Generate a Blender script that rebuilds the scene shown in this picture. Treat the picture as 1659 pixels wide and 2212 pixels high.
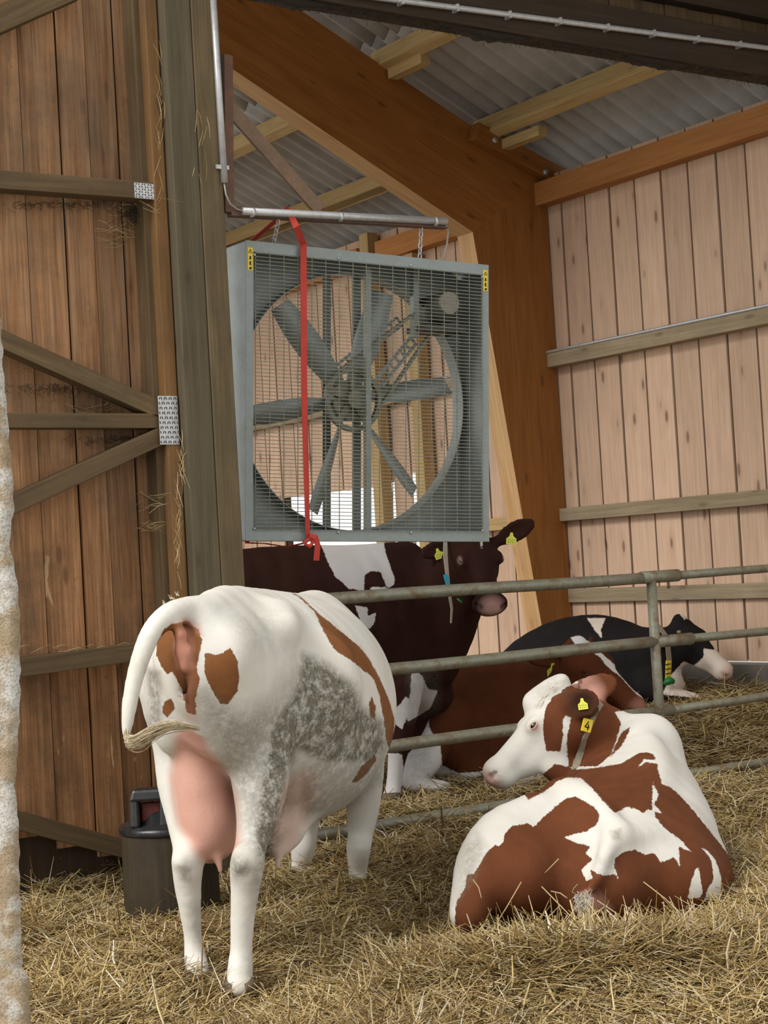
import bpy, math, random
import numpy as np
from mathutils import Vector, Matrix

for o in list(bpy.data.objects): bpy.data.objects.remove(o)
SC = bpy.context.scene
COL = SC.collection
RNG = np.random.RandomState(7)
random.seed(7)

# ---------------------------------------------------------------- camera
F = 3600.0                      # focal length in pixels of the 1659x2212 frame
PITCH, ROLL, EYE = math.radians(1.89), math.radians(3.3), 1.49
fw = np.array([0, math.cos(PITCH), math.sin(PITCH)])
r0 = np.array([1.0, 0, 0]); u0 = np.array([0, -math.sin(PITCH), math.cos(PITCH)])
RT = math.cos(ROLL)*r0 - math.sin(ROLL)*u0
UP = math.cos(ROLL)*u0 + math.sin(ROLL)*r0
CP = np.array([0, 0, EYE])
cam = bpy.data.cameras.new('camera'); cam_o = bpy.data.objects.new('camera', cam); COL.objects.link(cam_o)
cam.sensor_fit = 'VERTICAL'; cam.sensor_height = 36; cam.sensor_width = 27
cam.lens = 36*F/2212; cam.clip_start = 0.05; cam.clip_end = 300
M = Matrix((tuple(RT), tuple(UP), tuple(-fw))).transposed().to_4x4(); M.translation = Vector(CP)
cam_o.matrix_world = M
SC.camera = cam_o
SC.view_settings.view_transform = 'Standard'
SC.view_settings.look = 'None'
SC.view_settings.gamma = 1
SC.view_settings.use_curve_mapping = False
SC.view_settings.exposure = 0.27

# ---------------------------------------------------------------- daylight
w = bpy.data.worlds.new('overcast_sky'); SC.world = w; w.use_nodes = True
nt = w.node_tree; nt.nodes.clear()
bgn = nt.nodes.new('ShaderNodeBackground'); out = nt.nodes.new('ShaderNodeOutputWorld')
bgn.inputs[0].default_value = (1.0, 0.985, 0.955, 1); bgn.inputs[1].default_value = 1.0
nt.links.new(bgn.outputs[0], out.inputs[0])
sun = bpy.data.lights.new('sun', 'SUN'); sun.energy = 3.0; sun.angle = math.radians(35); sun.color = (1, .97, .92)
so = bpy.data.objects.new('sun', sun); COL.objects.link(so)
so.rotation_euler = (math.radians(48), 0, math.radians(-50))      # high, from behind the viewer's left

def ray(x, y): return fw + RT*(x-829.5)/F + UP*(1106-y)/F
def P(x, y, d):
    v = ray(x, y); return CP + v*d/v[1]
def plane(x, y, P0, n):
    v = ray(x, y); return CP + v*(np.dot(P0-CP, n)/np.dot(v, n))
def proj(q):
    q = np.asarray(q, float) - CP; z = q@fw
    return 829.5+F*(q@RT)/z, 1106-F*(q@UP)/z
# building axes: UX runs across the barn (gate, portal frame), UY along it (right wall, purlins)
A_ = math.radians(55)
UX = np.array([math.sin(A_), math.cos(A_), 0]); UY = np.array([-math.cos(A_), math.sin(A_), 0]); UZ = np.array([0, 0, 1.0])
F0 = np.array([-.84, 8.2, 0]); C0 = P(1225, 1100, 13.6); C0[2] = 0
def fp(x, y, o=0): return plane(x, y, F0+UY*o, UY)
def wp(x, y, o=0): return plane(x, y, C0-UX*o, UX)
def rp(x, y, o=0): return plane(x, y, C0+UY*o, UY)
def FL(a, z, o=0): return F0+UX*a+UY*o+UZ*z        # point in the gate / header plane
def WL(t, z, o=0): return C0+UY*t-UX*o+UZ*z        # point on the right wall
def lerp(a, b, t): return a+(b-a)*t

# ---------------------------------------------------------------- tagging
def tag(o, label=None, cat=None, group=None, kind=None):
    if label: o['label'] = label
    if cat: o['category'] = cat
    if group: o['group'] = group
    if kind: o['kind'] = kind
    return o
def empty(name, loc, label=None, cat=None, group=None):
    o = bpy.data.objects.new(name, None); COL.objects.link(o); o.location = Vector(loc); o.empty_display_size = .1
    return tag(o, label, cat, group)

# ---------------------------------------------------------------- materials
def mat(name, rough=.8, spec=.3):
    m = bpy.data.materials.new(name); m.use_nodes = True
    b = m.node_tree.nodes['Principled BSDF']
    b.inputs['Roughness'].default_value = rough
    b.inputs['Specular IOR Level'].default_value = spec
    return m, m.node_tree, b
def N(nt, t, **kw):
    n = nt.nodes.new(t)
    for k, v in kw.items():
        if k in n.inputs: n.inputs[k].default_value = v
        else: setattr(n, k, v)
    return n
def L(nt, a, b): nt.links.new(a, b)
def attr(nt, name):
    n = nt.nodes.new('ShaderNodeAttribute'); n.attribute_name = name; return n
def ramp(nt, fac, pts):
    n = nt.nodes.new('ShaderNodeValToRGB'); e = n.color_ramp.elements
    e[0].position, e[0].color = pts[0][0], (*pts[0][1], 1)
    e[1].position, e[1].color = pts[-1][0], (*pts[-1][1], 1)
    for p, c in pts[1:-1]:
        x = e.new(p); x.color = (*c, 1)
    L(nt, fac, n.inputs[0]); return n.outputs[0]
def mix(nt, fac, a, b, blend='MIX'):
    n = nt.nodes.new('ShaderNodeMix'); n.data_type = 'RGBA'; n.blend_type = blend; n.clamp_factor = True
    for i, v in ((0, fac), (6, a), (7, b)):
        if isinstance(v, (int, float)): n.inputs[i].default_value = v
        elif isinstance(v, tuple): n.inputs[i].default_value = (*v, 1)
        else: L(nt, v, n.inputs[i])
    return n.outputs[2]
def math_(nt, op, a, b=None, clamp=False):
    n = nt.nodes.new('ShaderNodeMath'); n.operation = op; n.use_clamp = clamp
    for i, v in ((0, a), (1, b)):
        if v is None: continue
        if isinstance(v, (int, float)): n.inputs[i].default_value = v
        else: L(nt, v, n.inputs[i])
    return n.outputs[0]
def bump(nt, b, h, strength=.3, dist=.01):
    n = nt.nodes.new('ShaderNodeBump'); n.inputs['Strength'].default_value = strength; n.inputs['Distance'].default_value = dist
    L(nt, h, n.inputs['Height']); L(nt, n.outputs[0], b.inputs['Normal'])
def noise(nt, vec, scale, detail=4, rough=.55, dist=0):
    n = nt.nodes.new('ShaderNodeTexNoise'); n.inputs['Scale'].default_value = scale
    n.inputs['Detail'].default_value = detail; n.inputs['Roughness'].default_value = rough; n.inputs['Distortion'].default_value = dist
    if vec is not None: L(nt, vec, n.inputs['Vector'])
    return n.outputs[0]
def mapping(nt, vec, scale):
    n = nt.nodes.new('ShaderNodeMapping'); n.inputs['Scale'].default_value = scale; L(nt, vec, n.inputs['Vector']); return n.outputs[0]

def wood(name, light, dark, knot=(.1, .045, .02), knots=.5, dirt=0, dirtc=(.06, .05, .035), gs=1.0, rough=.75, var=.35, scrape=False, gc=.38):
    """wc attribute: board-local coordinates in metres, z along the grain; rnd attribute: one number per board"""
    m, nt, b = mat(name, rough, .25)
    wc = attr(nt, 'wc').outputs['Vector']; rnd = attr(nt, 'rnd').outputs['Fac']
    c = nt.nodes.new('ShaderNodeCombineXYZ'); L(nt, math_(nt, 'MULTIPLY', rnd, 37.0), c.inputs[0]); L(nt, math_(nt, 'MULTIPLY', rnd, 91.0), c.inputs[2])
    va = nt.nodes.new('ShaderNodeVectorMath'); va.operation = 'ADD'; L(nt, wc, va.inputs[0]); L(nt, c.outputs[0], va.inputs[1]); v = va.outputs[0]
    g1 = noise(nt, mapping(nt, v, (26*gs, 26*gs, 1.1)), 1, 5, .6, .8)
    g2 = noise(nt, mapping(nt, v, (110*gs, 110*gs, 2.2)), 1, 3, .6)
    base = mix(nt, ramp(nt, g1, [(.3, (0, 0, 0)), (.7, (1, 1, 1))]), dark, light)
    base = mix(nt, math_(nt, 'MULTIPLY', ramp(nt, g2, [(.45, (0, 0, 0)), (.75, (1, 1, 1))]), gc), base, tuple(x*.5 for x in dark))
    # per board tone
    t = math_(nt, 'ADD', math_(nt, 'MULTIPLY', rnd, var*2), 1-var)
    cmb = nt.nodes.new('ShaderNodeCombineXYZ')
    for i in range(3): L(nt, t, cmb.inputs[i])
    base = mix(nt, 1.0, base, cmb.outputs[0], 'MULTIPLY')
    if knots:
        vo = nt.nodes.new('ShaderNodeTexVoronoi'); vo.inputs['Scale'].default_value = 1; L(nt, mapping(nt, v, (7.5, 7.5, 2.6)), vo.inputs['Vector'])
        wob = math_(nt, 'ADD', vo.outputs['Distance'], math_(nt, 'MULTIPLY', g2, .10))
        kf = ramp(nt, wob, [(.13, (1, 1, 1)), (.2, (0, 0, 0))])
        base = mix(nt, math_(nt, 'MULTIPLY', kf, knots), base, knot)
        halo = ramp(nt, wob, [(.15, (1, 1, 1)), (.42, (0, 0, 0))])
        base = mix(nt, math_(nt, 'MULTIPLY', halo, knots*.35), base, tuple(x*.6 for x in dark))
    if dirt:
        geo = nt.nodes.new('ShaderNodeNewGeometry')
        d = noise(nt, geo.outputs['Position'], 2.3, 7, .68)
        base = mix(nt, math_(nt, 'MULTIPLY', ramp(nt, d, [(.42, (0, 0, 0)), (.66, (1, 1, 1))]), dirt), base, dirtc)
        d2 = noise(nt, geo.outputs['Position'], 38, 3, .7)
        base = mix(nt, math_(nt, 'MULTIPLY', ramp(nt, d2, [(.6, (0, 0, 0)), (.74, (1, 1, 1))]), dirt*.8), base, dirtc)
    if scrape:                                       # rubbed pale patches low down, grey dust higher up
        geo2 = nt.nodes.new('ShaderNodeNewGeometry'); sp = nt.nodes.new('ShaderNodeSeparateXYZ'); L(nt, geo2.outputs['Position'], sp.inputs[0]); zz = sp.outputs[2]
        s1 = noise(nt, mapping(nt, v, (11, 11, 2.6)), 1, 3, .6, .4); band = math_(nt, 'MULTIPLY', ramp(nt, math_(nt, 'MULTIPLY', zz, .25), [(.10, (0, 0, 0)), (.16, (1, 1, 1))]), ramp(nt, math_(nt, 'MULTIPLY', zz, .25), [(.38, (1, 1, 1)), (.44, (0, 0, 0))]))
        base = mix(nt, math_(nt, 'MULTIPLY', math_(nt, 'MULTIPLY', ramp(nt, s1, [(.655, (0, 0, 0)), (.68, (1, 1, 1))]), band), .8), base, (.50, .35, .19))
        s2 = noise(nt, mapping(nt, v, (30, 30, 1.5)), 1, 4, .6); up_ = ramp(nt, math_(nt, 'MULTIPLY', zz, .2), [(.3, (0, 0, 0)), (.55, (1, 1, 1))])
        base = mix(nt, math_(nt, 'MULTIPLY', math_(nt, 'MULTIPLY', ramp(nt, s2, [(.4, (0, 0, 0)), (.65, (1, 1, 1))]), up_), .4), base, (.30, .215, .14))
    L(nt, base, b.inputs['Base Color'])
    bump(nt, b, math_(nt, 'ADD', g2, g1), .25, .004)
    return m
def metal(name, col, metallic=.6, rough=.5, stain=(.3, .22, .12), amt=.3, scale=12):
    m, nt, b = mat(name, rough, .5)
    b.inputs['Metallic'].default_value = metallic
    tc = nt.nodes.new('ShaderNodeNewGeometry').outputs['Position']
    n1 = noise(nt, tc, scale, 6, .65); n2 = noise(nt, tc, scale*6, 3, .6)
    c = mix(nt, math_(nt, 'MULTIPLY', ramp(nt, n1, [(.45, (0, 0, 0)), (.65, (1, 1, 1))]), amt), col, stain)
    c = mix(nt, math_(nt, 'MULTIPLY', ramp(nt, n2, [(.5, (0, 0, 0)), (.7, (1, 1, 1))]), amt*.4), c, tuple(min(1, x*1.6+.03) for x in col))
    L(nt, c, b.inputs['Base Color'])
    L(nt, math_(nt, 'ADD', math_(nt, 'MULTIPLY', n1, .3), rough-.15), b.inputs['Roughness'])
    bump(nt, b, n2, .12, .003)
    return m
def plain(name, col, rough=.6, metallic=0, var=.25, scale=20):
    m, nt, b = mat(name, rough, .35); b.inputs['Metallic'].default_value = metallic
    tc = nt.nodes.new('ShaderNodeNewGeometry').outputs['Position']
    n1 = noise(nt, tc, scale, 5, .6)
    c = mix(nt, math_(nt, 'MULTIPLY', n1, var*2), col, tuple(x*.55 for x in col))
    L(nt, c, b.inputs['Base Color']); return m

MW = {}
MW['right'] = wood('pine_cladding', (.71, .50, .365), (.59, .39, .265), (.17, .075, .045), .85, .10, (.25, .17, .11), var=.13)
MW['left'] = wood('weathered_cladding', (.42, .225, .105), (.20, .088, .034), (.07, .028, .014), .55, .6, (.07, .05, .032), var=.30, scrape=True, gc=.85)
MW['glulam'] = wood('stained_glulam', (.33, .135, .032), (.235, .085, .017), (.04, .015, .006), .5, .0, gs=.5, rough=.5, var=.1)
MW['glulam_edge'] = wood('pale_glulam_edge', (.62, .39, .19), (.50, .28, .115), (.2, .09, .03), .3, .0, gs=.5, rough=.55, var=.15)
MW['eave'] = wood('orange_pine_beam', (.47, .21, .065), (.37, .145, .04), (.12, .05, .02), .5, .0, gs=.6, var=.1)
MW['purlin'] = wood('pale_purlin', (.58, .42, .20), (.46, .30, .12), (.2, .11, .05), .3, .0, gs=.6, var=.12)
MW['grey'] = wood('grey_brown_rail', (.38, .305, .20), (.26, .195, .115), (.07, .04, .02), .4, .25, (.12, .1, .07), gs=.8, var=.15)
MW['dusty'] = wood('dusty_old_timber', (.155, .105, .052), (.09, .057, .027), (.04, .022, .01), .4, .45, (.06, .048, .028), gs=.8, var=.15)
MW['stud'] = wood('brown_stud', (.25, .135, .052), (.16, .08, .028), (.06, .03, .012), .4, .4, (.07, .05, .03), gs=.8, var=.1)
MW['post'] = wood('green_grey_post', (.115, .095, .06), (.07, .055, .032), (.03, .02, .01), .5, .6, (.10, .085, .05), gs=.7, var=.15, gc=.6)
MW['post2'] = wood('brown_grey_post', (.155, .115, .06), (.10, .068, .032), (.035, .02, .01), .6, .5, (.07, .06, .038), gs=.7, var=.15, gc=.6)
MW['header'] = wood('dirty_header_and_shade', (.06, .04, .024), (.035, .022, .013), (.015, .009, .005), .3, .4, (.03, .024, .016), gs=.7, var=.15)
MT = {}
MT['galv'] = metal('galvanised_sheet', (.235, .27, .27), .25, .45, (.22, .21, .15), .35, 7)
MT['pipe'] = metal('galvanised_pipe', (.50, .51, .52), .5, .42, (.25, .23, .2), .35, 25)
MT['bar'] = metal('dirty_gate_pipe', (.205, .205, .155), .25, .5, (.15, .09, .04), .85, 13)
MT['rust'] = metal('rusted_angle_iron', (.115, .06, .04), .2, .7, (.2, .1, .055), .6, 14)
MT['brown_steel'] = metal('brown_painted_steel', (.17, .105, .06), .1, .6, (.1, .06, .04), .5, 10)
MT['wire'] = metal('dirty_grille_wire', (.22, .215, .16), .3, .55, (.12, .1, .06), .5, 30)
MT['dark'] = metal('dark_motor_casing', (.05, .055, .05), .2, .6, (.09, .08, .06), .4, 20)
MT['hub'] = metal('grey_fan_steel', (.17, .175, .14), .3, .55, (.1, .085, .055), .5, 20)
MT['cast'] = metal('wet_black_cast_iron', (.02, .022, .024), .3, .28, (.06, .05, .04), .4, 18)
MT['red'] = plain('faded_red_webbing', (.52, .055, .04), .8, 0, .35, 14)
MT['yellow'] = plain('yellow_plastic', (.78, .58, .04), .45, 0, .12, 30)
MT['tagy'] = plain('lime_yellow_tag', (.72, .72, .09), .5, 0, .25, 50)
MT['black'] = plain('black_print', (.015, .015, .015), .6)
MT['blue'] = plain('blue_plastic', (.02, .36, .52), .45)
MT['green'] = plain('green_plastic', (.01, .16, .03), .5)
MT['strap'] = plain('grey_beige_webbing', (.27, .23, .17), .85, 0, .3, 60)
MT['cord'] = plain('pale_cord', (.42, .36, .3), .8)
MT['web'] = plain('dusty_cobweb', (.035, .026, .018), .95)
MT['twine'] = plain('stray_straw', (.5, .38, .2), .8)
MT['lead'] = plain('grey_cable', (.35, .35, .30), .6)

# ---------------------------------------------------------------- mesh collector
class MB:
    def __init__(s): s.v = []; s.f = []; s.wc = []; s.rnd = []; s.n = 0; s.sm = []
    def add(s, v, f, wc=None, rnd=0.0, smooth=False):
        v = [tuple(map(float, q)) for q in v]
        s.v += v; s.f += [tuple(i+s.n for i in q) for q in f]; s.sm += [smooth]*len(f)
        s.wc += list(wc) if wc is not None else v
        s.rnd += [rnd]*len(v); s.n += len(v); return s
    def beam(s, p0, p1, w, h, up=UZ, rnd=None, sub=1, jag=0):
        """box from p0 to p1; w across, h along up; grain along its length"""
        p0 = np.asarray(p0, float); p1 = np.asarray(p1, float); a = p1-p0; ln = np.linalg.norm(a); a = a/ln
        side = np.cross(a, up); side /= np.linalg.norm(side); u = np.cross(side, a)
        V = []; W = []; Fc = []
        rnd = random.random() if rnd is None else rnd
        for i in range(sub+1):
            for sx, sz in ((-1, -1), (1, -1), (1, 1), (-1, 1)):
                V.append(p0+a*ln*i/sub+side*sx*w/2+u*sz*h/2); W.append((sx*w/2, sz*h/2, ln*i/sub))
        for i in range(sub):
            b = 4*i
            for k in range(4): Fc.append((b+k, b+(k+1) % 4, b+4+(k+1) % 4, b+4+k))
        Fc.append((3, 2, 1, 0)); e = 4*sub; Fc.append((e, e+1, e+2, e+3))
        return s.add(V, Fc, W, rnd)
    def hexa(s, b4, t4, rnd=None, axis=None):
        """box from four bottom and four top corners"""
        V = [np.asarray(q, float) for q in list(b4)+list(t4)]
        ax = (V[4]-V[0]) if axis is None else np.asarray(axis, float); ax = ax/np.linalg.norm(ax)
        e = V[1]-V[0]; e = e-ax*(e@ax)
        if np.linalg.norm(e) < 1e-6: e = V[3]-V[0]; e = e-ax*(e@ax)
        e /= np.linalg.norm(e); g = np.cross(ax, e)
        W = [((q-V[0])@e, (q-V[0])@g, (q-V[0])@ax) for q in V]
        return s.add(V, [(3, 2, 1, 0), (4, 5, 6, 7), (0, 1, 5, 4), (1, 2, 6, 5), (2, 3, 7, 6), (3, 0, 4, 7)], W, random.random() if rnd is None else rnd)
    def tube(s, pts, r, n=10, cap=True, smooth=True, rnd=0.0):
        pts = [np.asarray(p, float) for p in pts]; m = len(pts)
        rr = r if hasattr(r, '__len__') else [r]*m
        V = []; prev = None
        for i, p in enumerate(pts):
            t = pts[min(i+1, m-1)]-pts[max(i-1, 0)]; t = t/np.linalg.norm(t)
            if prev is None:
                q = np.array([0, 0, 1.0]) if abs(t[2]) < .9 else np.array([1.0, 0, 0])
                e = np.cross(t, q)
            else: e = prev-t*(prev@t)
            e /= np.linalg.norm(e); prev = e; g = np.cross(t, e)
            for k in range(n):
                an = 2*math.pi*k/n; V.append(p+rr[i]*(math.cos(an)*e+math.sin(an)*g))
        Fc = [(i*n+k, i*n+(k+1) % n, (i+1)*n+(k+1) % n, (i+1)*n+k) for i in range(m-1) for k in range(n)]
        if cap: Fc += [tuple(range(n-1, -1, -1)), tuple(range((m-1)*n, m*n))]
        return s.add(V, Fc, None, rnd, smooth)
    def ribbon(s, pts, wdir, w, th, rnd=0.0):
        """flat strap of real thickness along points"""
        pts = [np.asarray(p, float) for p in pts]; m = len(pts); V = []
        for i, p in enumerate(pts):
            t = pts[min(i+1, m-1)]-pts[max(i-1, 0)]; t = t/np.linalg.norm(t)
            wd = np.asarray(wdir[i] if isinstance(wdir, list) else wdir, float); wd = wd-t*(wd@t); wd /= np.linalg.norm(wd); g = np.cross(t, wd)
            ww = w[i] if isinstance(w, list) else w
            for a, b in ((-1, -1), (1, -1), (1, 1), (-1, 1)): V.append(p+wd*a*ww/2+g*b*th/2)
        Fc = [(i*4+k, i*4+(k+1) % 4, (i+1)*4+(k+1) % 4, (i+1)*4+k) for i in range(m-1) for k in range(4)]
        Fc += [(3, 2, 1, 0), tuple(range((m-1)*4, m*4))]
        return s.add(V, Fc, None, rnd)
    def build(s, name, m, parent=None, bevel=0):
        me = bpy.data.meshes.new(name); me.from_pydata(s.v, [], s.f)
        a = me.attributes.new('wc', 'FLOAT_VECTOR', 'POINT'); a.data.foreach_set('vector', np.array(s.wc, np.float32).ravel())
        a = me.attributes.new('rnd', 'FLOAT', 'POINT'); a.data.foreach_set('value', np.array(s.rnd, np.float32))
        me.polygons.foreach_set('use_smooth', s.sm); me.materials.append(m); me.update()
        o = bpy.data.objects.new(name, me); COL.objects.link(o)
        if parent is not None:
            o.parent = parent; o.matrix_parent_inverse = Matrix.Translation(-parent.location) if parent.type == 'EMPTY' else Matrix()
        if bevel:
            b = o.modifiers.new('bevel', 'BEVEL'); b.width = bevel; b.segments = 2; b.limit_method = 'ANGLE'
        return o

#@SETTING
# ================================================================ THE BARN
def gz(X, Y):
    """height of the straw bed"""
    X = np.asarray(X, float); Y = np.asarray(Y, float)
    a = UX[0]*(X-F0[0])+UX[1]*(Y-F0[1]); b = UY[0]*(X-F0[0])+UY[1]*(Y-F0[1])
    front = np.interp(Y, [4.5, 6.3, 7.5, 8.5, 10], [0, 0, .03, .05, .07])
    sm = np.clip((a-2.4)/1.6, 0, 1); sm = sm*sm*(3-2*sm)
    back = .07+.03*np.clip(b/.3, 0, 1)+.06*np.clip(b, 0, 3)+.27*sm*np.clip((b-.05)/.8, 0, 1)+.12*sm*np.clip(b-1.5, 0, 1)
    z = np.where(b > 0, np.minimum(back, .58), front)
    z = z + .13*np.exp(-((X-.72)/.65)**2-((Y-5.95)/.30)**2)           # heap raked up before the lying cow
    z = z + .035*np.sin(2.1*X+1.3)*np.sin(1.7*Y) + .02*np.sin(5.1*X-2*Y) + .015*np.sin(4.3*Y+3*X)
    z = z - .03*np.exp(-((X+.5)/.35)**2-((Y-6.2)/.5)**2)
    return z

# floor under the straw and yard outside
yard = MB(); yard.add([(-60, -20, -.16), (60, -20, -.16), (60, 90, -.16), (-60, 90, -.16)], [(0, 1, 2, 3)])
m, nt, b = mat('pale_concrete_yard', .9)
L(nt, mix(nt, noise(nt, nt.nodes.new('ShaderNodeNewGeometry').outputs['Position'], 3, 6), (.42, .41, .38), (.3, .29, .26)), b.inputs['Base Color'])
tag(yard.build('floor', m), kind='structure')

# straw bed: a heightfield
def straw_bed():
    xs = np.linspace(-3.6, 5.2, 240); ys = np.linspace(4.2, 19, 330)
    X, Y = np.meshgrid(xs, ys, indexing='ij'); Z = gz(X, Y)-.02
    Z += .02*(RNG.rand(*X.shape)-.5)
    V = np.stack([X, Y, Z], -1).reshape(-1, 3)
    n, k = len(xs), len(ys); ii, jj = np.meshgrid(np.arange(n-1), np.arange(k-1), indexing='ij'); a = (ii*k+jj).ravel()
    # only inside the building: left of the right wall
    keep = ((V[a]-C0)@UX < -.03)
    Fc = np.stack([a, a+k, a+k+1, a+1], 1)[keep]
    me = bpy.data.meshes.new('straw_bed'); me.from_pydata(V.tolist(), [], Fc.tolist()); me.polygons.foreach_set('use_smooth', [True]*len(Fc))
    m, nt, b = mat('trodden_straw', .9, .2)
    g = nt.nodes.new('ShaderNodeNewGeometry').outputs['Position']
    n1 = noise(nt, g, 2.2, 5, .6); n2 = noise(nt, mapping(nt, g, (30, 90, 40)), 1, 5, .7, 1.5); n3 = noise(nt, mapping(nt, g, (110, 30, 60)), 1, 4, .7, 1.2)
    c = mix(nt, ramp(nt, n2, [(.35, (0, 0, 0)), (.65, (1, 1, 1))]), (.10, .062, .022), (.30, .20, .075))
    c = mix(nt, math_(nt, 'MULTIPLY', ramp(nt, n3, [(.55, (0, 0, 0)), (.7, (1, 1, 1))]), .6), c, (.40, .29, .13))
    c = mix(nt, math_(nt, 'MULTIPLY', ramp(nt, n1, [(.45, (0, 0, 0)), (.65, (1, 1, 1))]), .5), c, (.07, .045, .02))
    L(nt, c, b.inputs['Base Color']); bump(nt, b, math_(nt, 'ADD', n2, n3), .8, .03)
    me.materials.append(m); o = bpy.data.objects.new('straw_bed', me); COL.objects.link(o)
    tag(o, 'trodden straw bedding covering the whole barn floor', 'straw', kind='stuff')
straw_bed()

# ---- right wall: vertical boards, opening in the far part
def board_wall(name, mt, base, along, outward, t0, t1, bw, zb, zt, th=.022, lap=.008, jit=.0, gap=.006, parent=None):
    mb = MB(); t = t0; i = 0
    while t < t1:
        wdt = bw*(1+jit*(random.random()-.5)); e = min(t+wdt, t1)
        a, c = t+gap/2, e-gap/2; off = lap if i % 2 else 0
        for z0, z1 in zb((a+c)/2, a, c):
            pts = [base+along*a+outward*off, base+along*c+outward*off, base+along*c+outward*(off-th), base+along*a+outward*(off-th)]
            mb.hexa([p+UZ*z0 for p in pts], [p+UZ*(z1 if z1 is not None else zt) for p in pts])
        t = e; i += 1
    o = mb.build(name, mt, parent); return tag(o, kind='structure') if parent is None else o
def zsegs(tm, a, c):
    if tm < 1.7: return [(.66, None)]
    if 2.72 < tm < 4.33: return [(2.26, None)]
    if 2.40 < tm < 2.56: return [(2.28, None)]
    if 1.86 < tm < 2.04: return [(2.34, None)]
    return [(.66, None)]
board_wall('wall_right', MW['right'], C0, UY, -UX, -5.0, 10.5, .285, zsegs, 4.62, gap=.021, lap=.004)
# dark backing battens so the joints read as shadow
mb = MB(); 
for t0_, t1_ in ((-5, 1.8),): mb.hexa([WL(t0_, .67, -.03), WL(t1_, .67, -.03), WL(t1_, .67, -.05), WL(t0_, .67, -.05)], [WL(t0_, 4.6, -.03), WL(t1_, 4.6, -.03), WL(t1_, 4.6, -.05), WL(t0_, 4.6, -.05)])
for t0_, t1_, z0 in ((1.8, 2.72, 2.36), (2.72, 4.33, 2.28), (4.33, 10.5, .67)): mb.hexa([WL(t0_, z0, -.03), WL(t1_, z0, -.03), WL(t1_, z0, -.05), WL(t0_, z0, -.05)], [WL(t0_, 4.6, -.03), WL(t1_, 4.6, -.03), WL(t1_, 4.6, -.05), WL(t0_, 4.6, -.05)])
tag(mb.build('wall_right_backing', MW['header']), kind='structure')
# low concrete plinth
mb = MB(); mb.hexa([WL(-5, -.15, .0), WL(10.5, -.15, .0), WL(10.5, -.15, -.2), WL(-5, -.15, -.2)], [WL(-5, .635, .0), WL(10.5, .635, .0), WL(10.5, .635, -.2), WL(-5, .635, -.2)])
mp = plain('grey_concrete', (.17, .15, .13), .95, 0, .4, 6)
tag(mb.build('baseboard_right', mp), kind='structure')
def single(name, m, fn, label, cat, group=None, bevel=.004):
    mb = MB(); fn(mb); return tag(mb.build(name, m, bevel=bevel), label, cat, group)
# eave beam (near part) with steel hanger
e = empty('eave_beam', WL(0, 4.35, .07), 'long orange pine beam along the top of the right board wall, under the roof sheets', 'beam')
MB().beam(WL(.22, 4.455, .075), WL(-5, 4.455, .075), .13, .19).build('timber', MW['eave'], e, .006)
MB().hexa([WL(.25, 4.34, .17), WL(.19, 4.34, .17), WL(.19, 4.34, .01), WL(.25, 4.34, .01)], [WL(.25, 4.57, .17), WL(.19, 4.57, .17), WL(.19, 4.57, .01), WL(.25, 4.57, .01)]).build('joist_hanger', MT['pipe'], e)
single('eave_beam', MW['eave'], lambda m: m.beam(WL(.75, 4.42, .07), WL(2.32, 4.42, .07), .13, .19), 'short orange eave beam on the wall beyond the brown frame, seen above the fan', 'beam')
single('eave_beam', MW['eave'], lambda m: m.beam(WL(2.62, 4.42, .07), WL(10, 4.42, .07), .13, .19), 'far eave beam on the wall beyond the round post, behind the fan', 'beam')
# wall rails
single('wall_rail', MW['grey'], lambda m: m.beam(WL(.28, 3.09, .06), WL(-5, 3.09, .06), .11, .11), 'grey-brown timber rail on the right wall carrying a pale conduit', 'rail')
single('conduit', MT['pipe'], lambda m: m.tube([WL(.28, 3.165, .11), WL(.1, 3.16, .11), WL(-5, 3.16, .11)], .013), 'thin pale conduit clipped along the top of the right wall rail', 'conduit', bevel=0)
single('wall_rail', MW['grey'], lambda m: (m.beam(WL(.22, 1.83, .05), WL(-5, 1.83, .05), .07, .105), m.tube([WL(.10, 1.83, .005), WL(.10, 1.83, .03)], .085, 20)), 'greyish timber rail halfway up the right wall with a rounded bracket at its end', 'rail')
single('wall_rail', MW['grey'], lambda m: m.beam(WL(.10, 1.17, .03), WL(-5, 1.17, .03), .03, .11), 'rough grey board nailed low across the right wall just above the gate', 'rail')
single('wall_rail', MW['purlin'], lambda m: m.beam(WL(.55, 1.80, .05), WL(1.6, 1.80, .05), .07, .105), 'short pale rail on the wall left of the brown frame, beside the dark cow ear', 'rail')
single('wall_rail', MW['grey'], lambda m: m.beam(WL(.75, 3.05, .05), WL(7, 3.05, .05), .08, .10), 'timber rail high on the far wall, seen through the fan', 'rail')
single('conduit', MT['pipe'], lambda m: m.tube([WL(.75, 3.13, .1), WL(7, 3.13, .1)], .013), 'pale conduit on the far wall rail, seen through the fan', 'conduit', bevel=0)
# wall posts seen through the fan
for t_, z1, lb in ((2.46, 4.62, 'pale wall post standing behind the fan, its top above the fan edge'), (1.78, 4.3, 'narrow wall post right of the bright opening, seen through the fan')):
    single('wall_post', MW['purlin'], lambda m: m.beam(WL(t_, .2, .10), WL(t_, z1, .10), .14, .12, UX), lb, 'post')

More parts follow.
